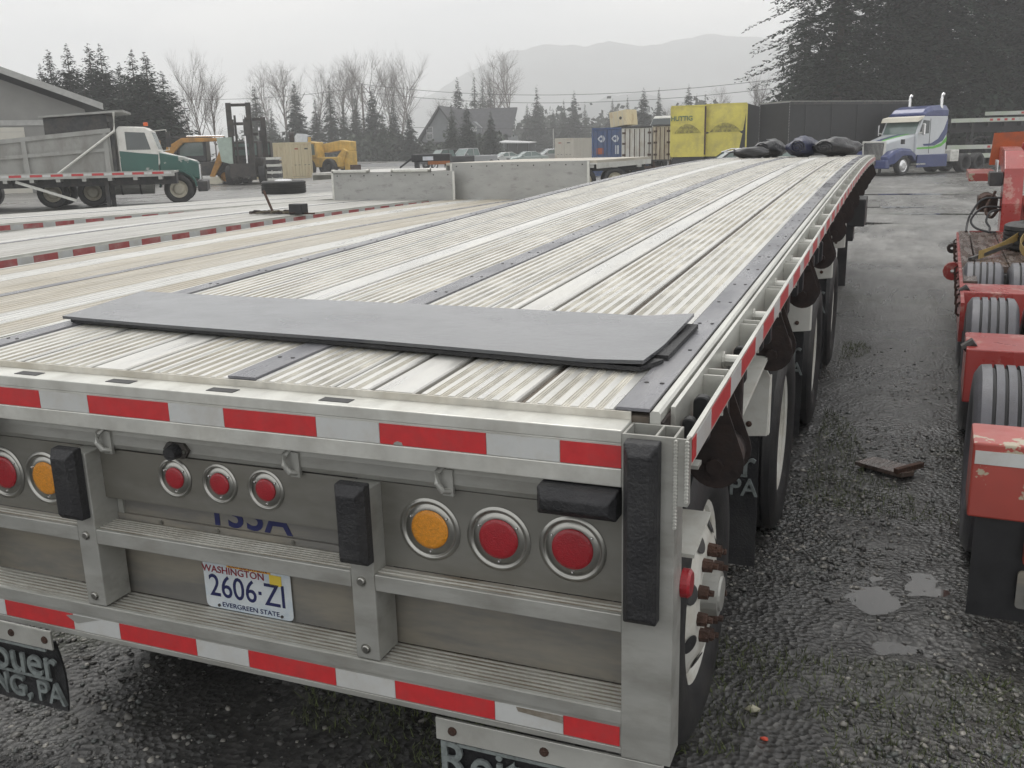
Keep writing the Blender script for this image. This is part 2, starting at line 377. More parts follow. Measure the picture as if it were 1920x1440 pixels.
# bar under the sill
b = MB(); b.prism([(.046, -.150), (.044, -.175), (.046, -.205), (.056, -.222), (.095, -.224), (.095, -.149)], 0, -1.06, 1.059)
b.build('under_bar', 'aluminium', trailer, bevel=.004)
for xx in (.618, .182, -.442):
    q = MB(); q.tube([(xx - .012, .048, -.158), (xx - .022, .030, -.172), (xx - .020, .022, -.196), (xx - .008, .026, -.216), (xx + .004, .044, -.222)], .0085, 8)
    q.box(xx - .014, xx + .014, .038, .048, -.232, -.165); q.build('tie_hook', 'aluminium', trailer, smooth=False)
q = MB(); q.prism([(-.240, -.196), (-.224, -.176), (-.170, -.176), (-.155, -.196), (-.170, -.218), (-.224, -.218)], 1, .034, .046)
o = q.build('receptacle', 'dark_steel', trailer)
q = MB(); q.cyl((-.197, .034, -.197), (-.197, .006, -.199), .022, .019, 14); q.build('cap', 'rubber', o)
for xx in (-.228, -.166): MB().cyl((xx, .0335, -.197), (xx, .028, -.197), .005, n=8).build('bolt', 'stainless', o)

# ---- rear posts
def post(x0, x1):
    b = MB(); b.box(x0, x1, 0, .10, -.695, -.2245); o = b.build('rear_post', 'aluminium', trailer, bevel=.003)
    for z in (-.476, -.666):
        q = MB(); q.lathe([(0, .011), (-.004, .011), (-.006, .0085), (-.006, .0), ], ((x0 + x1) / 2 - .004, -.0005, z), (0, 1, 0), 14)
        q.lathe([(0, .014), (-.0015, .014), (-.0015, 0)], ((x0 + x1) / 2 - .004, -.0004, z), (0, 1, 0), 14)
        q.build('bolt', 'stainless', o)
post(.352, .420); post(-.560, -.492)
# corner post with hollow cells, side pocket
for s in (1, -1):
    b = MB()
    def bx(x0, x1, y0, y1, z0, z1):
        if s < 0: x0, x1 = -x1, -x0
        b.box(x0, x1, y0, y1, z0, z1)
    bx(1.0595, 1.176, 0, .006, -.82, -.022); bx(1.0595, 1.066, .006, .088, -.82, -.022); bx(1.170, 1.176, .006, .088, -.82, -.022)
    bx(1.066, 1.170, .082, .088, -.82, -.022); bx(1.130, 1.136, .006, .082, -.40, -.022); bx(1.066, 1.170, .006, .082, -.3, -.295)
    o = b.build('corner_post', 'aluminium', trailer, bevel=.0012)
    b = MB(); bx(1.1765, 1.203, .002, .008, -.175, -.024); bx(1.197, 1.2035, .008, .028, -.175, -.024)
    b.build('corner_gusset', 'aluminium', o)
    q = MB()
    for xw in (1.1765, 1.2005):
        for k in range(26):
            z = -.03 - k * .0078; rr = .0048
            if xw > 1.19 and k > 17: break
            q.lathe([(-.003, .001), (-.0028, rr * .8), (0, rr), (.002, rr)], (s * xw, -.0006, z), (0, 1, 0), 7)
    q.build('weld_bead', 'alu_bright', o)
# ---- rubber bumpers
def bumper(x0, x1, z0, z1, y0, y1, name='rubber_bumper', vert=True):
    c = .016; b = MB()
    b.hexa([(x0, y1, z0), (x1, y1, z0), (x1, y1, z1), (x0, y1, z1)][::-1], [(x0, y0 + c, z0), (x1, y0 + c, z0), (x1, y0 + c, z1), (x0, y0 + c, z1)][::-1])
    b = MB()
    ring = lambda y, i: [(x0 + i, y, z0 + i * 1.3), (x1 - i, y, z0 + i * 1.3), (x1 - i, y, z1 - i * 1.5), (x0 + i, y, z1 - i * 1.5)]
    b.loft([ring(y1, 0), ring(y0 + .022, .001), ring(y0, c)])
    o = b.build(name, 'rubber', trailer, bevel=.004)
    n = 4 if vert and z1 - z0 > .3 else 2
    for k in range(n):
        t = (k + .5) / n
        cx, cz = ((x0 + x1) / 2, z0 + (z1 - z0) * (t * .92 + .04)) if vert else (x0 + (x1 - x0) * (.12 + .76 * t), (z0 + z1) / 2)
        q = MB(); q.lathe([(-.0008, .0105), (.002, .0095), (.010, .0075)], (cx, y0, cz), (0, 1, 0), 12, m=0); q.lathe([(.006, .0001), (.006, .007)], (cx, y0 - .0065, cz), (0, 1, 0), 10)
        q.build('bolt_recess', 'black', o)
bumper(1.070, 1.147, -.452, -.030, -.052, 0); bumper(-1.147, -1.070, -.452, -.030, -.052, 0)
bumper(.871, 1.056, -.219, -.150, -.050, .044, vert=False); bumper(-1.056, -.871, -.219, -.150, -.050, .044, vert=False)
bumper(.340, .425, -.418, -.206, -.050, 0); bumper(-.585, -.500, -.418, -.206, -.050, 0)

# ---- light panels
bays = ((.4205, 1.0595, .060), (-.4915, .3515, .055), (-1.0595, -.5605, .060))
for i, (x0, x1, y) in enumerate(bays):
    zb = -.372 if i == 1 else -.452
    MB().box(x0, x1, y, y + .004, zb, -.2245).build('light_panel', 'alu_panel', trailer)
MB().box(-.4915, .3515, .0595, .104, -.376, -.372).build('panel_lip', 'alu_panel', trailer)
MB().box(-.4915, .3515, .100, .104, -.462, -.3765).build('number_panel', 'alu_muddy', trailer)
text('135A', .112, (-.030, .0992, -.396), REAR, 'blue_print', trailer, name='unit_number', sx=1.15, bold=.002)
b = MB(); b.box(-.4915, .3515, .090, .0995, -.466, -.434); o = b.build('panel_flange', 'alu_muddy', trailer)
for xx in (-.33, -.13, .12): MB().cyl((xx, .090, -.444), (xx, .0855, -.444), .006, n=8).build('bolt', 'stainless', o)
for (x0, x1, y) in ((-1.0595, 1.0595, .118),): MB().box(x0, x1, y, y + .004, -.703, -.492).build('lower_panel', 'alu_muddy', trailer)
def lamp(x, y, z, rl, ro, lens, n=40):
    b = MB()   # pressed rim round the lamp: raised bead, dished wall, flat flange
    b.lathe([(-.0005, ro * 1.06), (-.0035, ro * 1.0), (-.0048, ro * .95), (-.003, ro * .915), (.0035, ro * .875), (.0035, ro * .865), (.0008, ro * .845), (.0006, rl * 1.0)][::-1], (x, y, z), (0, 1, 0), n)
    o = b.build('tail_lamp', 'stainless', trailer, smooth=True)
    q = MB(); q.lathe([(-.0005, rl * 1.01), (-.003, rl * .985), (-.0045, rl * .8), (-.005, rl * .4), (-.005, .0005)][::-1], (x, y, z), (0, 1, 0), n); q.build('lens', lens, o, smooth=True)
    for a in (35, 150, 270):
        q = MB(); rr = (rl + ro * .85) / 2; q.lathe([(-.0035, .0004), (-.003, .0026), (.001, .0042)], (x + rr * math.cos(R(a)), y, z + rr * math.sin(R(a))), (0, 1, 0), 10); q.build('rivet', 'chrome', o)
for xx, ln in ((.553, 'lens_amber'), (.738, 'lens_red'), (.925, 'lens_red')): lamp(xx, .0585, -.336, .0505, .078, ln)
for xx, ln in ((-.722, 'lens_amber'), (-.893, 'lens_red'), (-1.02, 'lens_red')):
    if xx > -1: lamp(xx, .0585, -.343, .0505, .078, ln)
for xx in (-.229, -.077, .073): lamp(xx, .0535, -.286, .031, .054, 'lens_red', 32)
# ---- steps
def step(x0, x1, z0, z1, d, ridges, fr=0):
    b = MB(); b.box(x0, x1, fr, .012, z0, z1); b.box(x0, x1, .012, d, z1 - .008, z1 - .003)
    o = b.build('step_rail', 'aluminium', trailer, bevel=.003)
    q = MB(); q.box(x0, x1, .0125, d, z1 - .0025, z1 - .0015, 1)
    for r_ in ridges: q.box(x0, x1, r_, r_ + .003, z1 - .0015, z1 + .0015, 0)
    q.build('tread', ['alu_bright', 'tread_metal'], o)
step(.4205, 1.0595, -.497, -.452, .058, (.02, .035)); step(-1.0595, -.5605, -.497, -.452, .058, (.02, .035))
step(-.4915, .3515, -.497, -.452, .089, (.018, .030, .042, .054, .066, .078))
b = MB(); b.box(-1.0595, 1.0595, 0, .004, -.735, -.700); b.box(-1.0595, 1.0595, .004, .014, -.813, -.701); b.box(-1.0595, 1.0595, 0, .004, -.813, -.797); b.box(-1.0595, 1.0595, .014, .117, -.712, -.708)
o = b.build('rear_bumper_step', 'aluminium', trailer, bevel=.0015)
q = MB(); q.box(-1.0595, 1.0595, .0145, .117, -.7075, -.7045, 1); q.box(-1.0595, 1.0595, .002, .012, -.7, -.6985, 0)
for r_ in (.024, .040, .056, .072, .088, .104): q.box(-1.0595, 1.0595, r_, r_ + .0032, -.7045, -.7005, 0)
q.build('tread', ['alu_bright', 'tread_metal'], o)
# torn tape scraps
MB().prism([(-.62, -.772), (-.53, -.7455), (-.63, -.7455), (-.66, -.752)], 1, .0018, .0008).build('tape_tear', 'aluminium', trailer)
MB().prism([(.80, -.757), (.915, -.765), (.915, -.7455), (.795, -.7455)], 1, .0018, .0008).build('tape_tear', 'tread_metal', trailer)
MB().prism([(.497, -.1024), (.522, -.1024), (.520, -.0955), (.508, -.093), (.499, -.097)], 1, .0018, .0008).build('tape_tear', 'aluminium', trailer)
# ---- licence plate
b = MB(); PX, PZ = -.068, -.624
def rr(x0, x1, z0, z1, r_, n=5):
    o = []
    for cx, cz, a0 in ((x1 - r_, z1 - r_, 0), (x0 + r_, z1 - r_, 90), (x0 + r_, z0 + r_, 180), (x1 - r_, z0 + r_, 270)):
        for k in range(n + 1): a = R(a0 + 90 * k / n); o.append((cx + r_ * math.cos(a), cz + r_ * math.sin(a)))
    return o
b.prism(rr(PX - .150, PX + .150, PZ - .076, PZ + .076, .016), 1, .1125, .111); pl = b.build('licence_plate', 'plate_white', trailer)
pl.location = (0, 0, 0)
text('WASHINGTON', .030, (PX - .045, .1102, PZ + .046), REAR, 'plate_red', pl, sx=1.05, bold=.0002)
text('2606 ZI', .098, (PX - .002, .1102, PZ - .008), REAR, 'blue_print', pl, sx=.86, bold=.0004)
MB().box(PX + .038, PX + .048, .1098, .111, PZ - .010, PZ).build('plate_dash', 'blue_print', pl)
text('EVERGREEN STATE', .0205, (PX + .005, .1102, PZ - .062), REAR, 'blue_print', pl, sx=1.15)
MB().box(PX - .065, PX + .085, .110, .111, PZ + .059, PZ + .074).build('plate_sticker', 'plate_orange', pl)
text('COMBINATION', .0165, (PX + .008, .1094, PZ + .066), REAR, 'plate_red', pl, sx=1.15)
MB().box(PX + .080, PX + .120, .1096, .111, PZ + .026, PZ + .058).build('plate_sticker', 'plate_yellow', pl)
for xx in (PX - .105, PX + .112): MB().cyl((xx, .111, PZ - .066), (xx, .1075, PZ - .066), .0045, n=8).build('bolt', 'dark_steel', pl)
# ---- mud flaps below the bumper
FLAPM = 'rubber'
def flap(x0, x1, y, ztop, zbot, dy=0.0):
    b = MB(); n = 10; rings = []
    for k in range(n + 1):
        t = k / n; z = ztop + (zbot - ztop) * t; bend = .02 * math.sin(t * 2.6); rings.append([(x0, y + bend, z), (x1, y + bend, z), (x1, y + bend + .008, z), (x0, y + bend + .008, z)])
    b.loft(rings); o = b.build('mud_flap', 'rubber', trailer)
    w_ = x1 - x0; xm = (x0 + x1) / 2; sz = w_ / 4.4
    text('Reitnouer', sz * 1.12, (xm - w_ * .02, y + .0005 , ztop - .090 - dy), REAR, 'flap_print', o, sx=.98, bold=.0012, ext=.004)
    MB().box(xm - w_ * .43, xm + w_ * .43, y + .0025, y + .006, ztop - .150 - dy, ztop - .140 - dy).build('print_line', 'flap_print', o)
    MB().box(xm - w_ * .43, xm + w_ * .43, y - .002, y + .004, ztop - .042 - dy, ztop - .032 - dy).build('print_line', 'flap_print', o)
    text('READING, PA', sz * .78, (xm - w_ * .0, y + .008, ztop - .200 - dy), REAR, 'flap_print', o, sx=.95, bold=.001, ext=.006)
    return o
for (x0, x1) in ((.545, 1.150), (-1.395 + .27, -.79 + .27 - .27 + .0)):
    if x0 < 0: x0, x1 = -1.14, -.80
    b = MB(); b.box(x0 if x0 > 0 else -1.15, x1, .05, .058, -.925, -.860); o = b.build('flap_hanger', 'alu_bright', trailer, bevel=.002)
    for k in range(3):
        xx = x0 + (x1 - x0) * (.08 + k * .42)
        q = MB(); q.lathe([(0, .013), (-.004, .012), (-.008, .006), (-.008, .0005)], (xx, .05, -.892), (0, 1, 0), 10); q.build('bolt', 'rust', o)
flap(.56, 1.15, .060, -.90, -1.20)
flap(-1.39, -.80, .060, -.90, -1.155)
# ---- wheels, brackets and winches along the trailer
def tyre_profile(r, wd, tread=True, ng=4):
    """profile along the axle (t, radius), from inner bead over the tread to outer bead"""
    h = wd / 2; p = [(-h * .72, r * .60), (-h * .92, r * .66), (-h * 1.0, r * .78), (-h * .97, r * .90), (-h * .86, r * .965)]
    m = [0] * (len(p) - 1)
    a, b_ = -h * .80, h * .80; q = [(a, r * .99)]
    if tread:
        for k in range(ng):
            c = a + (b_ - a) * (k + 1) / (ng + 1); gw = wd * .026; q += [(c - gw, r), (c - gw * .9, r * .958), (c + gw * .9, r * .958), (c + gw, r)]
    q += [(b_, r * .99)]
    p2 = [(h * .86, r * .965), (h * .97, r * .90), (h, r * .78), (h * .92, r * .66), (h * .72, r * .60)]
    return p + q + p2
def tread_mats(prof, r): return [1 if (a[1] < r * .985 and b_[1] < r * .985 and a[1] > r * .94 and abs(a[0] - b_[0]) < .05 and abs(a[1] - b_[1]) < 1e-4) or (r * .94 < min(a[1], b_[1]) < r * .985 and max(a[1], b_[1]) >= r * .999) else 0 for a, b_ in zip(prof[:-1], prof[1:])]
def wheel(parent, c, r, wd, side=1, kind='dual', tyre='tyre', rim='rim_white', n=40, ng=4, name='wheel', lugs=False):
    """wheel centred at c, axle along x, outer face towards side*x"""
    pf_ = tyre_profile(r, wd, ng=ng); b = MB(); b.lathe(pf_, c, (1, 0, 0), n, mats=tread_mats(pf_, r))
    o = b.build(name, [tyre, 'black'], parent); smooth_by_angle(o, 40)
    h = wd / 2; q = MB(); rb = r * .60; C_ = Vector(c); ax = Vector((side, 0, 0))
    if kind == 'dual':      # dished inwards, deep well
        q.lathe([(-h * .75, rb * 1.02), (h * .70, rb * .96), (h * .80, rb * 1.05), (h * .74, rb * 1.06)][::-1], c, ax, n)
        q.lathe([(h * .78, rb * 1.04), (h * .60, rb * .95), (-h * .05, rb * .92), (-h * .15, rb * .86), (-h * .45, rb * .62), (-h * .5, rb * .30), (-h * .2, rb * .29), (-h * .15, .001)], c, ax, n)
    else:                   # disc bulging outwards
        q.lathe([(h * .74, rb * 1.06), (h * .80, rb * 1.05), (h * .72, rb * .97), (h * .60, rb * .95), (h * .64, rb * .93), (h * .74, rb * .84), (h * .90, rb * .70), (h * .94, rb * .66), (h * .94, rb * .36), (h * .9, rb * .355), (h * .9, .001)], c, ax, n)
    rm = q.build('rim', rim, o); smooth_by_angle(rm, 35)
    if kind != 'dual' and lugs:
        y0 = C_ + ax * (h * .94)
        for k in range(10):
            a = 2 * math.pi * (k + .3) / 10; pq = y0 + Vector((0, math.cos(a), math.sin(a))) * (rb * .49)
            z = MB(); z.cyl(pq, pq + ax * .030, .022, .020, 6); z.cyl(pq + ax * .030, pq + ax * .046, .011, .010, 8); z.build('lug_nut', 'rust', o)
        for k in range(8):
            a = 2 * math.pi * (k + .5) / 8; pq = C_ + ax * (h * .80 + .006) + Vector((0, math.cos(a), math.sin(a))) * (rb * .755)
            z = MB(); nrm = (ax * .55 + Vector((0, math.cos(a), math.sin(a))) * .30).normalized()
            z.lathe([(.002, rb * .115), (.0035, rb * .105), (.003, .001)], pq, nrm, 14); z.build('hand_hole', 'dark_steel', o)
        z = MB(); z.cyl(y0 - ax * .02, y0 + ax * .045, rb * .27, rb * .25, 20); z.cyl(y0 + ax * .045, y0 + ax * .052, rb * .20, rb * .19, 20); z.build('hub', 'aluminium', o)
    elif lugs or kind == 'dual':
        z = MB(); y0 = C_ - ax * (h * .45)
        for k in range(10):
            a = 2 * math.pi * k / 10; pq = y0 + Vector((0, math.cos(a), math.sin(a))) * (rb * .47); z.cyl(pq, pq + ax * .04, .016, n=6)
        z.build('lug_nuts', 'rust', o)
    return o
TR = .475
AX = (.90, 2.73, 4.62, 6.45)
for i, y in enumerate(AX):
    zc = -1.2945 + TR + .002 - math.tan(TILT) * (y - .8)
    if i == 0:
        wheel(trailer, (.975, y, zc), TR, .25, 1, 'single', lugs=True); wheel(trailer, (-.975, y, zc), TR, .25, -1, 'single')
    else:
        for s in (1, -1):
            wheel(trailer, (s * 1.022, y, zc), TR, .25, s, 'dual'); wheel(trailer, (s * .70, y, zc), TR, .25, s, 'dual')
    b = MB(); b.cyl((-1.0, y, zc), (1.0, y, zc), .065, n=12); b.build('axle', 'dark_steel', trailer)
    for s in (-.48, .48): MB().hexa([(s - .05, y - .1, zc), (s + .05, y - .1, zc), (s + .05, y + .1, zc), (s - .05, y + .1, zc)], [(s - .05, y - .3, dz(y) - .55), (s + .05, y - .3, dz(y) - .55), (s + .05, y + .15, dz(y) - .55), (s - .05, y + .15, dz(y) - .55)]).build('suspension_hanger', 'dark_steel', trailer)
# quarter brackets and flaps in front of each wheel
for i, y in enumerate((1.86, 3.78, 5.62, 7.35)):
    for s in (1, -1):
        z0 = dz(y)
        b = MB()   # sloping angle arm
        b.hexa([(s * 1.02, y - 1.05, z0 - .40), (s * 1.15, y - 1.05, z0 - .40), (s * 1.155, y + .02, z0 - .30), (s * 1.02, y + .02, z0 - .30)],
               [(s * 1.02, y - 1.05, z0 - .385), (s * 1.15, y - 1.05, z0 - .385), (s * 1.155, y + .02, z0 - .285), (s * 1.02, y + .02, z0 - .285)])
        if s > 0 and i > 0: b = MB().hexa([(1.03, y - .55, z0 - .36), (1.15, y - .55, z0 - .36), (1.155, y + .02, z0 - .30), (1.03, y + .02, z0 - .30)], [(1.03, y - .55, z0 - .345), (1.15, y - .55, z0 - .345), (1.155, y + .02, z0 - .285), (1.03, y + .02, z0 - .285)])
        b.build('fender_arm', 'rim_white', trailer)
        q = MB(); q.prism([(s * 1.00, z0 - .66), (s * 1.152, z0 - .645), (s * 1.157, z0 - .40), (s * 1.135, z0 - .36), (s * 1.00, z0 - .32)], 1, y, y + .012)
        q.box(*sorted((s * 1.150, s * 1.158)), y + .012, y + .05, z0 - .645, z0 - .40)
        o = q.build('flap_bracket', 'rim_white', trailer, bevel=.002)
        z = MB(); z.lathe([(0, .013), (-.006, .012), (-.009, .006), (-.009, .0005)], (s * 1.08, y, z0 - .60), (0, 1, 0), 8); z.build('bolt', 'rust', o)
        if i < 3:
            fl = flap(.53 if s > 0 else -1.12, 1.12 if s > 0 else -.53, y + .014, z0 - .60, -1.17 - .006 * i, .085)
        # arched strap over the tyre
        a = MB(); rings = []
        for k in range(9):
            t = math.pi * (.08 + .84 * k / 8); cy, cz = y - .16, z0 - .42
            py, pz = cy - .14 * math.cos(t), cz + .15 * math.sin(t); rings.append([(s * 1.03, py, pz), (s * 1.10, py, pz), (s * 1.10, py + .004, pz + .012), (s * 1.03, py + .004, pz + .012)])
        a.loft(rings); a.build('strap_guard', 'rim_white', trailer)
# first light bracket at the corner
MB().hexa([(1.02, .30, -.43), (1.165, .30, -.43), (1.165, .52, -.40), (1.02, .52, -.40)], [(1.02, .30, -.42), (1.165, .30, -.42), (1.165, .52, -.39), (1.02, .52, -.39)]).build('fender_arm', 'rim_white', trailer)
b = MB(); b.lathe([(0, .034), (.016, .034), (.022, .028), (.022, .0005)], (1.1765, .10, -.40), (1, 0, 0), 18); b.build('side_marker_lamp', 'lens_red', trailer)
# landing gear + box towards the nose
for s in (1, -1):
    MB().box(s * .95 - .06, s * .95 + .06, 11.3, 11.42, -1.62, -.1).build('landing_leg', 'dark_steel', trailer)
    MB().box(s * .95 - .14, s * .95 + .14, 11.24, 11.48, -1.66, -1.62).build('landing_foot', 'dark_steel', trailer)
MB().box(1.0, 1.30, 7.9, 8.5, -.28, -.02).build('tool_box', 'black', trailer, bevel=.01)
MB().box(1.06, 1.20, 7.9, 8.2, -.42, -.281).build('tool_box_foot', 'black', trailer)
# strap winches, drum along the trailer, tear-drop end plates, strap rolled on
def drop(cx, cz, r, top, n=14):
    pts = []
    for k in range(n + 1):
        a = R(-200 + 220 * k / n); pts.append((cx + r * math.cos(a), cz + r * math.sin(a)))
    pts += [(top[0] + .018, top[1]), (top[0] - .018, top[1])]
    return pts
random.seed(5)
win = None
def make_winch(seed):
    rnd = random.Random(seed); e = MB(); rr_ = .080 * rnd.uniform(.92, 1.05)
    e.prism(drop(1.168, -.275, rr_, (1.168, -.10)), 1, 0, .006)
    pts = []
    body = e.build('strap_winch', 'rust_dark', trailer)
    q = MB(); q.prism(drop(1.168, -.275, rr_ * 1.02, (1.168, -.10)), 1, .125, .131); q.build('end_plate', 'rust_dark', body)
    q = MB(); prof = [(.006, .001), (.006, .064)] + [(.006 + .119 * k / 6, .066 + rnd.uniform(-.004, .004)) for k in range(1, 6)] + [(.125, .064), (.125, .001)]
    q.lathe(prof, (1.168, 0, -.276), (0, 1, 0), 18); q.build('rolled_strap', 'rust_dark', body, smooth=True)
    q = MB(); q.cyl((1.168, -.02, -.285), (1.168, 0, -.285), .022, n=10); q.build('ratchet_pin', 'rust_dark', body)
    q = MB(); q.box(1.150, 1.186, .02, .11, -.24, -.045); q.build('strap', 'black', body, bevel=.01)
    q = MB(); q.prism([(1.150, -.30), (1.186, -.30), (1.186, -.06), (1.150, -.06)], 1, .34, .37); q.build('strap_tail', 'rust_dark', body, bevel=.008)
    return body
wn_ = [make_winch(3), make_winch(8)]
ys_ = [.55 + 1.2192 * k for k in range(12)]
for k, y in enumerate(ys_):
    if y > L - .3: break
    if k < 2: wn_[k].location = (0, y, dz(y)); continue
    dup_part(wn_[k % 2], trailer, (0, y, dz(y)))
# loops of webbing standing in the pockets
for k in range(7):
    y = .33 + k * .6096; q = MB()
    q.prism(rr(1.147, 1.187, -.14, -.018 - .004 * (k % 3), .018), 1, y, y + .03); q.build('webbing_loop', 'black', trailer, bevel=.004)
    if k % 2 == 0:
        q = MB(); q.prism(rr(1.145, 1.175, -.14, -.04, .014), 1, y - .12, y - .09); q.build('webbing_loop', 'black', trailer, bevel=.004)
# ---- front end
MB().box(-1.19, 1.19, L + .001, L + .05, dz(L) - .18, dz(L) + .004).build('front_sill', 'alu_bright', trailer)
MB().box(-.5, .5, 1.2, L - 1.2, -.6, -.595).build('under_tray', 'dark_steel', trailer)

# ------------------------------------------------------------------ rubber mat across the deck
def tz(y, z=0): return 1.290 + z + dz(y) + math.tan(TILT) * y
def sheet(name, label, cat, corners, thick, n, wav, m, group=None, z0=.004, curl=None):
    (A, B, C_, D) = [Vector((*c, 0)) for c in corners]; vs = []; N = n; M = 8
    for j in range(M + 1):
        for i in range(N + 1):
            p = (A.lerp(B, i / N)).lerp(D.lerp(C_, i / N), j / M)
            z = tz(p.y) + z0 + wav * (math.sin(p.x * 2.3 + 1) * .6 + math.sin(p.x * 5.1 + p.y * 3) * .3 + .4) + (curl(i / N, j / M) if curl else 0)
            vs.append((p.x, p.y, z))
    k = len(vs); vs += [(x, y, z + thick) for x, y, z in vs]; fs = []; W = N + 1
    for j in range(M):
        for i in range(N):
            a = j * W + i; fs.append((a, a + W, a + W + 1, a + 1)); fs.append((k + a, k + a + 1, k + a + W + 1, k + a + W))
    for i in range(N):
        fs.append((i, i + 1, k + i + 1, k + i)); a = M * W + i; fs.append((a + 1, a, k + a, k + a + 1))
    for j in range(M):
        a = j * W; fs.append((a + W, a, k + a, k + a + W)); a = j * W + N; fs.append((a, a + W, k + a + W, k + a))
    b = MB(); b.add(vs, fs); o = b.build(name, m); smooth_by_angle(o, 40); return tag(o, label, cat, group)
sheet('rubber_mat', 'upper grey rubber mat lying across the ribbed aluminium deck', 'mat', [(-1.080, .520), (1.010, .372), (1.030, .915), (-1.145, .975)], .010, 70, .0012, 'rubber_mat', z0=.021,
      curl=lambda u_, v_: .012 * max(0, u_ - .93) * 14 * abs(2 * v_ - .7) - .0015 * math.sin(u_ * 7))
sheet('rubber_mat', 'lower black rubber mat edge peeping out under the grey mat', 'mat', [(-1.055, .530), (1.000, .379), (1.040, .47), (-1.06, .62)], .011, 50, .0008, 'rubber', z0=.0075)
sheet('rubber_mat', 'short black rubber offcut under the right end of the grey mat', 'mat', [(.62, .50), (1.045, .50), (1.05, .88), (.62, .90)], .013, 20, .001, 'rubber', z0=.0075)
# ------------------------------------------------------------------ rolled tarpaulins near the nose
mat('tarp_black', (0.016, 0.016, 0.018), 0.32, 0, .3, 5, bump=.5, bscale=14, spec=.6)
mat('tarp_blue', (0.018, 0.022, 0.055), 0.38, 0, .3, 5, bump=.5, bscale=14, spec=.6)
def tarp(label, x, y, wx, wy, h, m, seed, rz):
    rnd = random.Random(seed); b = MB(); rings = []; n = 22; ph = [rnd.uniform(0, 6) for _ in range(6)]
    for k in range(15):
        t = k / 14; e = (1 - abs(2 * t - 1) ** 3.2) ** .5 if 0 < t < 1 else .0; e = max(e, .55)
        ring = []
        for i in range(n):
            a = 2 * math.pi * i / n; q = 1 + .10 * math.sin(3 * a + ph[0] + 4 * t) + .06 * math.sin(5 * a + ph[1] - 9 * t) + .05 * math.sin(8 * a + ph[2] + 14 * t)
            zz = max(0.0, h / 2 + h / 2 * math.sin(a) * q * e)
            ring.append((wx * (t - .5), wy / 2 * math.cos(a) * q * e, zz))
        rings.append(ring)
    b.loft(rings); o = b.build('rolled_tarp', m, loc=(x, y, tz(y) + .004), rot=(0, 0, rz), smooth=True)
    q = MB()
    for t in (-.22, .25):
        q.lathe([(t * wx - .02, .0), (t * wx - .02, h * .53), (t * wx + .02, h * .53), (t * wx + .02, 0)], (0, 0, h * .5), (1, 0, 0), 14)
    s_ = q.build('tie_strap', 'black', o)
    # spiral end of the roll
    q = MB(); pts = [( -wx * .5 - .004, (.02 + .02 * k / 5) * math.cos(k * .6) * wy / .5, h * .5 + (.02 + .02 * k / 5) * math.sin(k * .6) * h / .36) for k in range(28)]
    q.tube(pts, .008, 5); q.build('rolled_end', 'black', o)
    return tag(o, label, 'tarp', 'rolled tarps at the front of the deck')
tarp('long black rolled tarp at the left end of the pile on the deck', -.30, 13.6, .80, .42, .26, 'tarp_black', 1, R(78))
tarp('flat black folded tarp lying in front of the leftmost roll', -.52, 13.1, .50, .36, .16, 'tarp_black', 2, R(12))
tarp('dark blue rolled tarp in the middle of the pile', .20, 13.5, .80, .44, .29, 'tarp_blue', 3, R(82))
tarp('fat black rolled tarp at the right end of the pile on the deck', .68, 13.5, .85, .58, .27, 'tarp_black', 4, R(68))
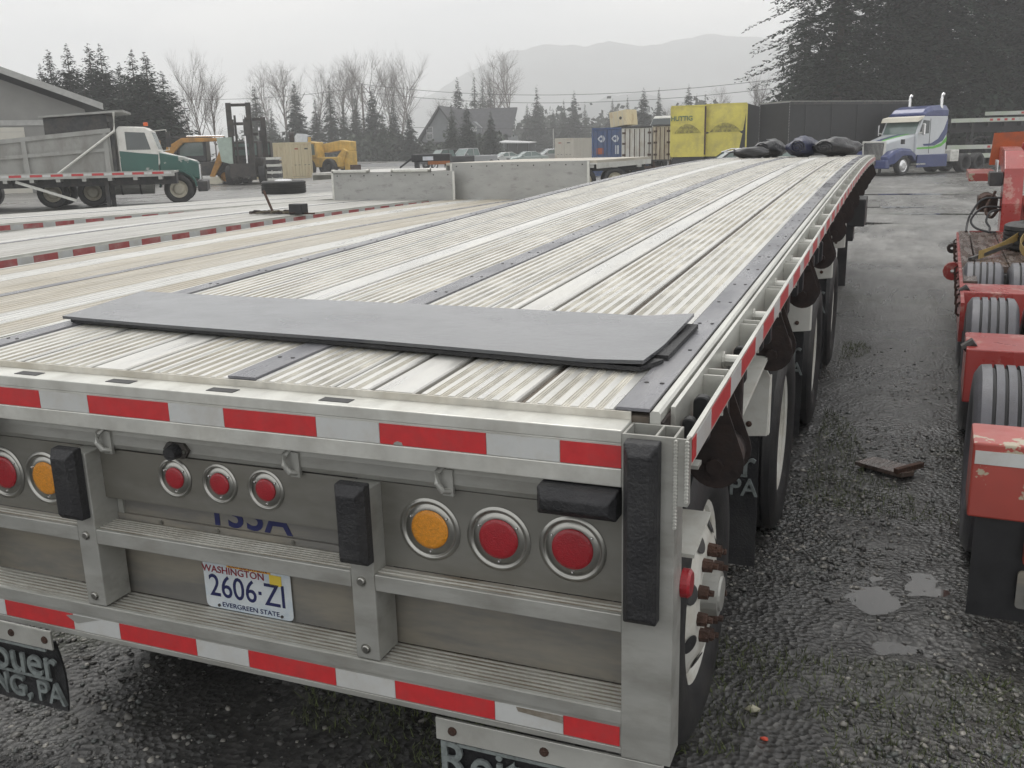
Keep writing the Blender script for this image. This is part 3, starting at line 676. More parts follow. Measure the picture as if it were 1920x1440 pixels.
# ================================================================== step-deck trailers parked on the left
mat('deck_tan', (0.45, 0.418, 0.355), 0.48, 0.25, 0.12, 2.5, dirt=(0.36, 0.32, 0.25), dirt_amt=.7, dscale=1.6, rvar=.14, stretch=(2.5, .35, 1))
mat('deck_grey', (0.48, 0.47, 0.44), 0.45, 0.3, 0.10, 2.5, dirt=(0.30, 0.28, 0.25), dirt_amt=.6, dscale=1.6, rvar=.14, stretch=(2.5, .35, 1))
mat('riser_metal', (0.36, 0.36, 0.345), 0.5, 0.35, 0.08, 3, dirt=(0.20, 0.195, 0.185), dirt_amt=.6, dscale=5, stretch=(1, 1, 2.5), dlo=.56, dhi=.68)
mat('wood_orange', (0.28, 0.10, 0.03), .7, 0, .2, 8)
def neighbour(label, x0, x1, yr, yf, zf, deck_m, planks, strips, riser_h, _u, tape_side, rz=0.0, pivot=None, upper=2.6, tape_from=0, riser_x=None):
    """a flatbed whose deck follows zf(y); yr..yf lower deck, then a riser and the upper deck"""
    px, py = pivot or ((x0 + x1) / 2, yr)
    t = thing('stepdeck_trailer', label, 'trailer', (px, py, 0), rz, 'trailers parked side by side on the left')
    ys = [yr + (yf - yr) * k / 14 for k in range(15)]
    def ex(prof, m, name, mi=None, a=None, b_=None):
        yy = ys if a is None else [a] + [q for q in ys if a < q < b_] + [b_]
        q = MB(); q.loft([[(x - px, y - py, zf(y) + z) for x, z in prof] for y in yy]); return q.build(name, m, t)
    w_ = x1 - x0; n = planks
    edges = [x0 + .10 + (w_ - .20) * k / n for k in range(n + 1)]
    for k in range(n):
        a, b_ = edges[k], edges[k + 1]; prof = [(a + .004, -.03), (b_ - .004, -.03), (b_ - .004, 0)]
        m_ = 5
        for j in range(m_, 0, -1):
            c = a + (b_ - a) * (j - .5) / m_; prof += [(c + .007, 0), (c + .005, -.005), (c - .005, -.005), (c - .007, 0)]
        prof += [(a + .004, 0)]
        ex(prof, deck_m if k not in strips else 'deck_metal', 'deck_plank')
    ex([(x0 + .06, -.08), (x1 - .06, -.08), (x1 - .06, -.04), (x0 + .06, -.04)], 'dark_steel', 'floor_pan')
    for s, xe in ((1, x1), (-1, x0)):
        a, b_ = sorted((xe, xe - s * .012)); ex([(a, -.10), (b_, -.10), (b_, -.012), (a, -.012)], 'alu_bright', 'rub_rail')
        a, b_ = sorted((xe - s * .06, xe - s * .096)); ex([(a, -.14), (b_, -.14), (b_, .004), (a, .004)], 'alu_bright', 'side_rail')
        for k in range(int((yf - yr) / .61)):
            y = yr + .3 + k * .61; a, b_ = sorted((xe - s * .0125, xe - s * .0595)); MB().box(a - px, b_ - px, y - py - .035, y - py + .035, zf(y) - .1, zf(y) - .02).build('stake_pocket', 'alu_bright', t)
    xe = (x0 + x1) / 2; ex([(xe - .045, -.02), (xe + .045, -.02), (xe + .045, .004), (xe - .045, .004)], 'nailer', 'nailing_strip')
    for x in ((x0 + x1) / 2 - .45, (x0 + x1) / 2 + .45): ex([(x - .06, -.5), (x + .06, -.5), (x + .06, -.1), (x - .06, -.1)], 'dark_steel', 'main_beam')
    if tape_side:
        xt = x1 if tape_side > 0 else x0; y = tape_from; red = True
        while y < yf - .3:
            ln = .279 if red else .178; b = MB()
            ring = lambda q: [(xt - px, q - py, zf(q) - .086), (xt - px + .0015 * tape_side, q - py, zf(q) - .086), (xt - px + .0015 * tape_side, q - py, zf(q) - .020), (xt - px, q - py, zf(q) - .020)]
            b.loft([ring(y + .001), ring(y + ln - .001)]); b.build('reflective_tape', 'tape_faded' if red else 'tape_white', t); y += ln; red = not red
    if riser_h:
        rx0, rx1 = riser_x or (x0 + .02, x1 - .02); z = zf(yf)
        b = MB(); b.box(rx0 - px, rx1 - px, yf - py, yf - py + .02, z - .06, z + riser_h); o = b.build('riser_panel', 'riser_metal', t, bevel=.004)
        q = MB()
        for xx in (rx0 + .02, rx1 - .02): q.box(xx - px - .02, xx - px + .02, yf - py - .006, yf - py, z, z + riser_h - .01)
        q.build('riser_post', 'alu_bright', o)
        for k in range(9):
            MB().cyl((rx0 + .12 + (rx1 - rx0 - .24) * k / 8 - px, yf - py, z + riser_h - .06), (rx0 + .12 + (rx1 - rx0 - .24) * k / 8 - px, yf - py - .005, z + riser_h - .06), .012, n=6).build('bolt', 'dark_steel', o)
        MB().box(x0 - px, x1 - px, yf - py + .02, yf - py + upper, z + riser_h - .04, z + riser_h).build('upper_deck', deck_m, t)
        for s, xe in ((1, x1), (-1, x0)): MB().box(xe - px - .012, xe - px + .0, yf - py + .02, yf - py + upper, z + riser_h - .13, z + riser_h - .041).build('upper_rail', 'alu_bright', t)
    for y in (yr + 1.3, yr + 2.6):
        for s, xe in ((1, x1 - .19), (-1, x0 + .19)): wheel(t, (xe - px, y - py, .42), .42, .24, s, 'dual', n=24)
        MB().cyl((x0 + .3 - px, y - py, .42), (x1 - .3 - px, y - py, .42), .06, n=8).build('axle', 'dark_steel', t)
    for xx in (x0 + .35, x1 - .35): MB().box(xx - px - .05, xx - px + .05, yf - py - 1.4, yf - py - 1.3, 0, zf(yf) - .08).build('landing_leg', 'dark_steel', t)
    return t
z1 = lambda y: 0.960 + .0225 * (y - 3) - .00126 * (y - 3) ** 2 + .0
n1 = neighbour('step-deck trailer with tan planked deck, right beside the aluminium flatbed', -5.50, -2.86, -3.2, 12.8, z1, 'deck_tan', 8, (1, 6), .60, (), 0, upper=3.6, riser_x=(-5.42, -2.98))
z2 = lambda y: 1.005 + .0255 * (y - 3) - .0020 * (y - 3) ** 2
n2 = neighbour('step-deck trailer with pale grey deck carrying the pile of straps', -8.02, -5.72, -2.5, 12.6, z2, 'deck_grey', 8, (3,), .47, (), 1, tape_from=.4, riser_x=(-7.62, -5.25))
for xx in (-7.22, -6.05):
    o = MB().box(xx - .33 + 6.87, xx + .33 + 6.87, 12.55 + 2.5, 12.62 + 2.5, z2(12.6) + .465, z2(12.6) + .51).build('ramp_hinge', 'alu_bright', n2, bevel=.006)
    for e in (-.34, .34): MB().cyl((xx + e - .03 + 6.87, 12.585 + 2.5, z2(12.6) + .49), (xx + e + .03 + 6.87, 12.585 + 2.5, z2(12.6) + .49), .03, n=10).build('hinge_knuckle', 'stainless', o)
z3 = lambda y: 1.04
n3 = neighbour('flatbed trailer with the spare wheel lying on its far deck', -11.45, -9.05, 2.0, 17.2, z3, 'deck_grey', 8, (3,), 0, (), 1, rz=R(-14.3), pivot=(-10.25, 9.9), tape_from=3)
# pile of straps and binders on the second deck
mat('strap_olive', (0.10, 0.085, 0.06), .8, 0, .3, 20)
t = thing('strap_pile', 'heap of chain binders and straps with a raised bar on the grey deck', 'straps', (-5.98, 8.75, z2(8.75) + .004)); t.scale = (.6, .6, .7)
rnd = random.Random(4)
b = MB(); b.beam((-.30, .1, .03), (-.62, .25, .44), .045, .03); b.build('binder_bar', 'rust', t)
b = MB(); b.box(.18, .52, .0, .26, 0, .20); b.build('ratchet_box', 'black', t, bevel=.02)
for k in range(7):
    q = MB(); cx = -.75 + k * .17; pts = [(cx + .16 * math.cos(a) * rnd.uniform(.8, 1.2), .1 + .10 * math.sin(a), .03 + .045 * abs(math.sin(a * 1.5)) * rnd.random()) for a in [i * .7 for i in range(10)]]
    q.tube(pts, .022, 5); q.build('strap_coil', 'strap_olive' if k % 2 else 'rust_dark', t)
q = MB(); q.beam((-.98, .15, .02), (.78, .1, .02), .03, .03); q.build('steel_rod', 'rust', t)
# spare wheel lying flat
t = thing('spare_wheel', 'spare truck wheel lying flat on the far left trailer deck', 'wheel', (-10.6, 15.4, 1.045))
b = MB(); b.lathe([(c[0] + .14, c[1]) for c in tyre_profile(.47, .28)], (0, 0, 0), (0, 0, 1), 32); smooth_by_angle(b.build('tyre', 'tyre', t), 40)
b = MB(); b.lathe([(.23, .30), (.255, .29), (.25, .27), (.22, .25), (.24, .2), (.30, .17), (.31, .1), (.28, .09), (.28, .001)], (0, 0, 0), (0, 0, 1), 28); b.build('rim', 'chrome', t)

# ================================================================== red lowboy on the right
mat('red_paint', (0.32, 0.032, 0.026), 0.36, 0, .12, 3, dirt=(0.42, 0.22, 0.18), dirt_amt=.75, dscale=5, rvar=.12, bump=.05, bscale=60, dlo=.55, dhi=.62, coat=.5)
mat('red_worn', (0.35, 0.05, 0.035), 0.45, 0, .15, 3, dirt=(0.40, 0.36, 0.26), dirt_amt=.95, dscale=3.3, rvar=.12, dlo=.575, dhi=.59, coat=.5)
mat('wet_wood', (0.085, 0.062, 0.05), 0.25, 0, .4, 3, bump=.35, bscale=30, stretch=(3, .4, 1), dirt=(0.17, 0.13, 0.115), dirt_amt=.6, dscale=7, rvar=.15)
mat('strap_yellow', (0.30, 0.21, 0.07), .75, 0, .2, 20)
def cr(P, n=6):
    P = [Vector(p) for p in P]; P = [P[0]] + P + [P[-1]]; o = []
    for i in range(1, len(P) - 2):
        for k in range(n):
            u_ = k / n; a, b_, c, d = P[i - 1:i + 3]
            o.append(.5 * ((2 * b_) + (c - a) * u_ + (2 * a - 5 * b_ + 4 * c - d) * u_ ** 2 + (3 * b_ - a - 3 * c + d) * u_ ** 3))
    o.append(P[-2]); return o
lb = thing('lowboy_trailer', 'red lowboy trailer with exposed grey tyres and worn cross beams at right edge', 'trailer', (1.821, 0, 0), R(-2.43))
W2 = 2.5
for i, (ya, yb, zt) in enumerate(((1.82, 2.12, .770), (3.56, 4.08, .775), (5.68, 6.16, .775))):
    b = MB(); b.hexa([(.0, ya, .485), (W2, ya, .485), (W2, yb, .485), (.0, yb, .485)], [(.0, ya + .025, zt), (W2, ya + .025, zt), (W2, yb, zt), (.0, yb, zt)])
    o = b.build('cross_beam', 'red_worn' if i == 0 else 'red_paint', lb, bevel=.008)
    if i == 0:
        o['label'] = 'rearmost beam with white tape and a round red lamp'
        MB().hexa([(.01, 1.835, .69), (.9, 1.835, .69), (.9, 1.8375, .69), (.01, 1.8375, .69)], [(.01, 1.840, .74), (.9, 1.840, .74), (.9, 1.8425, .74), (.01, 1.8425, .74)]).build('reflective_tape', 'tape_white', o)
        q = MB(); q.lathe([(.02, .066), (-.012, .066), (-.016, .054), (-.004, .050)], (.285, 1.832, .600), (0, 1, -.08), 24); q.build('lamp_grommet', 'rubber', o)
        q = MB(); q.lathe([(.0, .052), (-.010, .044), (-.014, .02), (-.014, .001)], (.285, 1.829, .600), (0, 1, -.08), 24); q.build('lamp_lens', 'lens_red', o)
    else:
        MB().cyl((-.012, ya + .12, zt - .02), (.04, ya + .12, zt + .02), .028, n=8).build('tie_ring', 'dark_steel', o)
for i, y in enumerate((2.74, 4.80, 6.78)):
    for x in (.165, .50, 2.0, 2.33): wheel(lb, (x, y, .435), .435, .30, -1 if x < 1.2 else 1, 'dual', tyre='tyre_grey', rim='rim_white', n=48, ng=4)
    MB().cyl((.3, y, .43), (2.2, y, .43), .06, n=10).build('axle', 'dark_steel', lb)
MB().box(.72, 1.8, 1.9, 7.2, .36, .70).build('centre_beam', 'red_paint', lb)
MB().box(.03, .70, 1.84, 1.848, .08, .484).build('rear_flap', 'black', lb)
b = MB(); b.box(.20, .52, 1.79, 1.839, .33, .47); b.build('lamp_box', 'red_worn', lb, bevel=.008)
q = MB(); q.prism(rr(.19, .49, .15, .30, .015), 1, 1.805, 1.815); o = q.build('licence_plate', 'alu_muddy', lb)
MB().box(.22, .46, 1.800, 1.8045, .18, .27).build('plate_field', 'dark_steel', o)
# planked deck
for k in range(9):
    x = .13 + k * .262
    MB().box(x, x + .253, 7.3, 10.70, .72, .778).build('deck_board', 'wet_wood', lb, bevel=.004)
b = MB(); b.box(.012, .115, 6.25, 10.72, .60, .785); b.build('deck_side_rail', 'wet_wood', lb, bevel=.006)
b = MB(); b.box(-.012, .0115, 5.2, 10.72, .50, .77); b.build('side_plate', 'red_paint', lb)
for k in range(12):
    y = 5.4 + k * .43; q = MB(); q.tube([(-.013, y, .74), (-.035, y + .02, .72), (-.035, y + .02, .66), (-.013, y + .03, .64)], .009, 5); q.build('tie_ring', 'rust', lb)
MB().box(.13, W2, 10.71, 10.8, .35, .782).build('deck_end_plate', 'red_paint', lb)
MB().box(.3, W2 - .2, 7.2, 10.7, .30, .715).build('bed_frame', 'dark_steel', lb)
for (y, c) in ((10.1, .055), (8.0, .085)):
    q = MB(); q.lathe([(-.05, .02), (-.05, c), (.05, c), (.05, .02)], (-.05, y, .64), (0, 1, 0), 12); q.build('strap_winch', 'rust_dark' if y > 9 else 'red_paint', lb)
# gooseneck
gn = [(10.81, .25), (11.2, .25), (11.25, .8), (11.4, 1.2), (11.65, 1.42), (12.2, 1.5), (14.8, 1.52), (14.8, 1.74), (12.0, 1.74), (11.35, 1.70), (11.0, 1.5), (10.82, 1.1)]
for x in (.45, 1.80): MB().prism(gn, 0, x, x + .21).build('gooseneck_arm', 'red_paint', lb, bevel=.01)
MB().box(.67, 1.79, 11.05, 11.15, .40, 1.18).build('gooseneck_plate', 'red_worn', lb)
b = MB(); b.box(.67, 1.79, 10.85, 11.04, .783, .90); b.build('gooseneck_foot', 'rust', lb)
MB().box(.67, 1.79, 12.2, 14.4, 1.48, 1.56).build('gooseneck_top', 'red_paint', lb)
mat('orange_paint', (0.42, 0.09, 0.02), .5, 0, .15, 4, dirt=(0.15, 0.06, 0.04), dirt_amt=.6, dscale=4)
MB().hexa([(.34, 12.8, 1.50), (1.8, 12.8, 1.50), (1.8, 12.88, 1.50), (.34, 12.88, 1.50)], [(.37, 12.8, 1.92), (1.8, 12.8, 1.97), (1.8, 12.88, 1.97), (.37, 12.88, 1.92)]).build('guard_panel', 'orange_paint', lb)
mat('cream', (0.62, 0.58, 0.47), .45, 0, .06, 4)
o = MB().box(.80, 1.30, 11.7, 12.1, 1.57, 1.74).build('engine', 'dark_steel', lb, bevel=.02)
MB().box(.74, 1.35, 11.65, 12.1, 1.742, 1.87).build('fuel_tank', 'cream', o, bevel=.03)
q = MB(); q.tube([(.66, 11.8, 1.6), (.68, 11.78, 1.78), (.78, 11.75, 1.90), (1.2, 11.75, 1.92), (1.4, 11.75, 1.9)], .022, 8); q.build('engine_guard', 'red_paint', o)
for i, pts in enumerate(([(.47, 10.95, 1.16), (.25, 10.9, 1.15), (.14, 10.85, 1.0), (.10, 10.8, .88), (.09, 10.6, .79)], [(.47, 10.95, 1.05), (.26, 10.9, 1.05), (.14, 10.85, .92), (.18, 10.7, .83), (.32, 10.6, .79), (.4, 10.55, .79)], [(.47, 10.92, 1.03), (.34, 10.85, 1.0), (.30, 10.8, .90), (.34, 10.7, .83), (.33, 10.55, .785)])):
    q = MB(); q.tube(cr(pts), .013, 6); q.build('hydraulic_hose', 'black', lb)
MB().cyl((1.0, 11.2, 1.25), (1.0, 12.6, 1.62), .06, n=12).build('lift_ram', 'dark_steel', lb); MB().cyl((1.0, 12.0, 1.46), (1.0, 12.9, 1.70), .035, n=10).build('ram_rod', 'chrome', lb)
MB().box(.70, 1.78, 10.98, 11.04, 1.0, 1.08).build('cross_bar', 'rust', lb); MB().box(.30, .44, 10.95, 11.5, 1.30, 1.46).build('valve_block', 'dark_steel', lb, bevel=.01)
for k in range(5): MB().cyl((.37, 11.0 + k * .1, 1.46), (.37, 11.0 + k * .1, 1.60), .012, n=6).build('valve_lever', 'chrome', lb)
q = MB(); q.tube(cr([(.40, 11.6, 1.2), (.30, 11.3, 1.0), (.36, 11.1, .92), (.42, 10.95, 1.02)]), .02, 6); q.build('hydraulic_hose', 'rust', lb)
MB().box(.22, .44, 11.6, 12.3, .95, 1.12).build('air_tank_bracket', 'rust', lb); MB().cyl((.33, 11.6, 1.05), (.33, 12.4, 1.05), .11, n=14).build('air_tank', 'rust', lb)
MB().box(.10, .44, 12.4, 14.6, 1.30, 1.40).build('side_rail_board', 'red_worn', lb)
# strap thrown over the deck
t = thing('ratchet_strap', 'yellow ratchet strap thrown in a loop over the lowboy deck', 'strap', (1.821, 0, 0), R(-2.43))
path = [(.15, 7.7, .79), (.35, 8.2, .82), (.58, 8.6, .93), (.50, 8.1, .86), (.55, 7.8, .80), (.72, 7.8, .80), (.85, 8.2, .92), (1.0, 8.8, 1.02), (1.4, 9.0, 1.0), (2.0, 8.9, .85)]
q = MB()
def cr(P, n=6):
    P = [Vector(p) for p in P]; P = [P[0]] + P + [P[-1]]; o = []
    for i in range(1, len(P) - 2):
        for k in range(n):
            u_ = k / n; a, b_, c, d = P[i - 1:i + 3]
            o.append(.5 * ((2 * b_) + (c - a) * u_ + (2 * a - 5 * b_ + 4 * c - d) * u_ ** 2 + (3 * b_ - a - 3 * c + d) * u_ ** 3))
    o.append(P[-2]); return o
pp = cr(path); q.loft([[p + Vector((0, 0, .0)), p + Vector((.0, .0, .075)), p + Vector((.004, .003, .075)), p + Vector((.004, .003, 0))] for p in pp]); q.build('webbing', 'strap_yellow', t)
MB().beam((.08, 7.6, .80), (.45, 8.4, .86), .03, .03).build('hook_rod', 'dark_steel', t)
t = thing('loose_tyre', 'dark worn tyre lying on the lowboy deck under the strap', 'tyre', (3.02, 8.75, .780))
b = MB(); b.lathe([(c[0] + .13, c[1]) for c in tyre_profile(.44, .26)], (0, 0, 0), (0, 0, 1), 28); smooth_by_angle(b.build('tyre_body', 'tyre', t), 40)
# ================================================================== vehicles and boxes round the yard
def vwheel(parent, x, y, r, wd, side, rim='rim_cream', axis='y', n=22):
    """wheel with axle along local y (vehicle drives along x)"""
    b = MB(); c = (x, y, r); b.lathe(tyre_profile(r, wd, False), c, (0, 1, 0), n); o = b.build('wheel', 'tyre', parent); smooth_by_angle(o, 40)
    q = MB(); h = wd / 2; rb = r * .6
    q.lathe([(h * .8, rb * 1.04), (h * .5, rb * .95), (h * .3, rb * .7), (h * .75, rb * .5), (h * .8, rb * .3), (h * .8, .001)], c, (0, side, 0), n); q.build('rim', rim, o)
    return o
def along(px, D, ang):   # world placement: ground point + heading (degrees, 0 = +x)
    p = gp(px, D); return (p.x, p.y, p.z), R(ang)
# ---------------------------------------------------------------- dump truck (drives along local +x, right side faces the camera: -y)
mat('dump_grey', (0.30, 0.30, 0.285), .5, .15, .08, 1.5, dirt=(0.18, 0.17, 0.15), dirt_amt=.6, dscale=1.6, stretch=(1, 1, .5))
mat('cab_green', (0.012, 0.085, 0.066), .35, 0, .1, 2, dirt=(0.35, 0.36, 0.33), dirt_amt=.85, dscale=1.1, dlo=.55, dhi=.58, coat=.4)
mat('white_paint', (0.68, 0.67, 0.63), .4, 0, .05, 2, dirt=(0.4, 0.38, 0.33), dirt_amt=.35, dscale=2.5, coat=.2)
mat('orange_lamp', (0.65, 0.11, 0.02), .4, 0, .1, 4)
loc, rz = along(392, 40.2, 37); t = thing('dump_truck', 'grey dump truck with green and white cab behind the flatbeds on the left', 'truck', loc, rz); t.scale = (1.1, 1.1, 1.1)
X0 = -1.0    # front bumper at x = 0
b = MB()   # dump body: sloped front, outward ribs
b.loft([[(-10.5, s * w_, z) for s, w_, z in ((-1, 1.15, 1.05), (1, 1.15, 1.05), (1, 1.27, 2.05), (-1, 1.27, 2.05))], [(-3.15, s * w_, z) for s, w_, z in ((-1, 1.15, 1.22), (1, 1.15, 1.22), (1, 1.27, 2.72), (-1, 1.27, 2.72))]])
o = b.build('dump_body', 'dump_grey', t, bevel=.02)
MB().hexa([(-10.5, -1.33, 1.93), (-3.1, -1.33, 2.60), (-3.1, -1.2, 2.60), (-10.5, -1.2, 1.93)], [(-10.5, -1.33, 2.08), (-3.1, -1.33, 2.75), (-3.1, -1.2, 2.75), (-10.5, -1.2, 2.08)]).build('top_rail', 'dump_grey', o)
MB().hexa([(-10.4, -1.31, 1.52), (-3.2, -1.31, 1.95), (-3.2, -1.15, 1.95), (-10.4, -1.15, 1.52)], [(-10.4, -1.31, 1.64), (-3.2, -1.31, 2.07), (-3.2, -1.15, 2.07), (-10.4, -1.15, 1.64)]).build('side_rail', 'dump_grey', o)
for x, zz in ((-3.3, 2.58), (-6.0, 2.34), (-8.5, 2.1)): MB().hexa([(x - .09, -1.30, 1.2), (x + .09, -1.30, 1.2), (x + .09, -1.1, 1.2), (x - .09, -1.1, 1.2)], [(x - .07, -1.335, zz), (x + .07, -1.335, zz), (x + .07, -1.2, zz), (x - .07, -1.2, zz)]).build('side_post', 'dump_grey', o)
MB().hexa([(-5.4, -1.3, 3.14), (-2.6, -1.3, 3.30), (-2.6, 1.3, 3.30), (-5.4, 1.3, 3.14)], [(-5.4, -1.3, 3.20), (-2.6, -1.3, 3.38), (-2.6, 1.3, 3.38), (-5.4, 1.3, 3.20)]).build('cab_shield', 'dump_grey', o)
MB().hexa([(-5.3, -1.1, 2.5), (-3.2, -1.1, 2.72), (-3.2, 1.1, 2.72), (-5.3, 1.1, 2.5)], [(-5.3, -1.1, 3.13), (-3.2, -1.1, 3.25), (-3.2, 1.1, 3.25), (-5.3, 1.1, 3.13)]).build('headboard', 'dark_steel', o)
q = MB(); q.tube([(-2.9, -1.36, 3.30), (-2.95, -1.38, 2.65), (-5.0, -1.40, 1.2)], .045, 6); q.build('tarp_arm', 'alu_bright', o)
q = MB()
b = MB(); prof = [(-2.95, 1.15), (-1.85, 1.15), (-1.55, 1.45), (-1.55, 1.92), (-1.75, 2.62), (-1.95, 2.78), (-2.85, 2.82), (-2.95, 2.7)]
b.prism(prof, 1, -1.02, 1.02); o = b.build('cab', ['white_paint'], t, bevel=.05)
MB().prism([(-2.65, 1.98), (-1.82, 1.98), (-1.97, 2.58), (-2.65, 2.62)], 1, -1.03, -1.021).build('side_window', 'glass', o)
MB().prism([(-2.90, 1.16), (-1.62, 1.16), (-1.58, 1.80), (-2.2, 1.86), (-2.90, 1.95)], 1, -1.035, -1.0205).build('door_panel', 'cab_green', o)
MB().hexa([(-1.70, -.85, 2.0), (-1.56, -.85, 1.98), (-1.56, .85, 1.98), (-1.70, .85, 2.0)], [(-1.86, -.85, 2.60), (-1.74, -.85, 2.60), (-1.74, .85, 2.60), (-1.86, .85, 2.60)]).build('windscreen', 'wind_glass', o)
b = MB(); b.loft([[(-1.60, s * .95, z) for s, z in ((-1, 1.0), (1, 1.0), (1, 1.88), (-1, 1.88))], [(-.75, s * .78, z) for s, z in ((-1, .95), (1, .95), (1, 1.70), (-1, 1.70))], [(-.22, s * .62, z) for s, z in ((-1, .85), (1, .85), (1, 1.48), (-1, 1.48))]])
o = b.build('bonnet', 'cab_green', t, bevel=.06)
MB().hexa([(-1.58, -.80, 1.885), (-.30, -.56, 1.52), (-.30, .56, 1.52), (-1.58, .80, 1.885)], [(-1.58, -.78, 1.92), (-.30, -.54, 1.55), (-.30, .54, 1.55), (-1.58, .78, 1.92)]).build('bonnet_top', 'white_paint', o, bevel=.015)
MB().box(-.225, -.17, -.5, .5, .85, 1.4).build('grille', 'chrome', t)
b = MB(); rings = []
for k in range(9):
    a = math.pi * k / 8; rings.append([(-.98 - .68 * math.cos(a), y, .62 + .66 * math.sin(a) * .95) for y in (-1.18, -.75)] + [(-.98 - .62 * math.cos(a), y, .60 + .60 * math.sin(a) * .95) for y in (-.75, -1.18)])
b.loft(rings); b.build('front_fender', 'cab_green', t, smooth=False)
MB().box(-.30, .05, -1.15, 1.15, .42, .80).build('front_bumper', 'dark_steel', t, bevel=.03)
vwheel(t, -.98, -1.0, .53, .32, -1); vwheel(t, -.98, 1.0, .53, .32, 1)
for x in (-3.95, -5.3, -7.9): vwheel(t, x, -1.0, .52, .5, -1); vwheel(t, x, 1.0, .52, .5, 1)
q = MB(); q.cyl((-3.35, -.95, .72), (-1.85, -.95, .72), .33, n=20); o = q.build('fuel_tank', 'aluminium', t)
for x in (-2.95, -2.3): MB().lathe([(x - .03, .335), (x - .03, .345), (x + .03, .345), (x + .03, .335)], (0, -.95, .72), (1, 0, 0), 20).build('tank_band', 'dark_steel', o)
MB().box(-2.9, -1.95, -1.12, -.85, 1.06, 1.12).build('step_plate', 'aluminium', t)
MB().cyl((-3.12, -1.02, 1.05), (-3.12, -1.02, 2.55), .12, n=12).build('muffler', 'dark_steel', t); MB().cyl((-3.12, -1.02, 2.55), (-3.12, -1.02, 2.98), .07, n=10).build('exhaust_stack', 'dark_steel', t)
MB().box(-10.3, -.4, -.45, .45, .75, 1.1).build('chassis', 'dark_steel', t)
MB().box(-2.0, -1.85, -.85, -.65, 2.82, 2.95).build('beacon', 'orange_lamp', t, bevel=.02)
q = MB(); q.tube([(-1.75, -1.05, 2.62), (-1.2, -1.35, 2.66), (-1.15, -1.36, 1.95), (-1.6, -1.1, 1.9)], .02, 5); o = q.build('mirror_arm', 'alu_bright', t)
MB().box(-1.22, -1.08, -1.46, -1.28, 2.05, 2.58).build('mirror', 'dark_steel', o)
# flatbed standing in front of the dump truck
loc, rz = along(338, 37.6, 37); t = thing('flatbed_trailer', 'flatbed trailer with faded red and white tape in front of the dump truck', 'trailer', loc, rz)
MB().box(-12, 0, -1.25, 1.25, 1.28, 1.34).build('deck', 'deck_grey', t); MB().box(-12, 0, -1.27, -1.252, 1.16, 1.38).build('rub_rail', 'aluminium', t); MB().box(-12, 0, -.5, .5, .85, 1.279).build('main_beam', 'dark_steel', t)
x = -.1; red = False
while x > -11.8:
    ln = .43 if red else .28; MB().box(x - ln + .01, x - .01, -1.273, -1.271, 1.25, 1.335).build('reflective_tape', 'tape_red' if red else 'tape_white', t); x -= ln; red = not red
for k in range(12): MB().box(-.6 - k * .9, -.45 - k * .9, -1.25, -.6, 1.05, 1.16).build('under_bracket', 'aluminium', t)
q = MB(); q.beam((-5.6, -1.1, 1.1), (-3.6, -1.1, .35), .1, .1); q.build('brace', 'alu_bright', t)
for x in (-9.5, -10.8): vwheel(t, x, -1.0, .5, .5, -1); vwheel(t, x, 1.0, .5, .5, 1)
for y in (-.7, .7): MB().box(-2.6, -2.45, y - .07, y + .07, 0, 1.27).build('landing_leg', 'dark_steel', t)
# ---------------------------------------------------------------- workshop on the left
mat('shop_wall', (0.23, 0.228, 0.215), .8, 0, .08, 1, bump=.1, bscale=8); mat('shop_trim', (0.36, 0.36, 0.345), .6); mat('shop_door', (0.52, 0.50, 0.44), .6, 0, .05, 1); mat('roof_dark', (0.10, 0.105, 0.105), .7, 0, .15, 2)
p = gp(208, 58); t = thing('workshop', 'grey gabled workshop with a cream roller door at the left edge', 'building', (p.x, p.y, 0), R(49))
GW = 22
MB().prism([(-GW, 0), (-.9, 0), (-.9, 4.75), (-GW / 2, 8.7), (-GW, 4.75)], 1, 0, 16).build('wall', 'shop_wall', t)
for s, (a, b_) in enumerate((((.05, 4.75), (-GW / 2, 9.05)), ((-GW - .9, 4.75), (-GW / 2, 9.05)))):
    MB().prism([a, b_, (b_[0], b_[1] + .28), (a[0], a[1] + .28)], 1, -1.0, 16.5).build('roof_slope', 'roof_dark', t)
    MB().prism([(a[0], a[1] - .08), (b_[0], b_[1] - .06), (b_[0], b_[1] + .30), (a[0], a[1] + .30)], 1, -1.06, -1.005).build('barge_board', 'shop_trim', t)
MB().prism([(-GW, 3.85), (-.9, 3.85), (-.9, 4.15), (-GW, 4.15)], 1, -.06, -.002).build('belt_board', 'shop_trim', t)
o = MB().box(-9.6, -4.3, -.05, -.004, 0, 3.75).build('roller_door', 'shop_door', t)
for k in range(8):
    x = -9.4 + k * .66
    f = MB().box(x, x + .5, -.065, -.051, 2.12, 2.52).build('window', 'shop_trim', t); MB().box(x + .04, x + .46, -.075, -.066, 2.16, 2.48).build('pane', 'glass', f)
for k in range(5): MB().box(-9.6, -4.3, -.058, -.051, .7 * k + .68, .7 * k + .70).build('door_joint', 'shop_trim', o)
MB().box(-2.9, -2.55, -.25, -.003, 3.2, 3.5).build('wall_lamp', 'shop_trim', t)
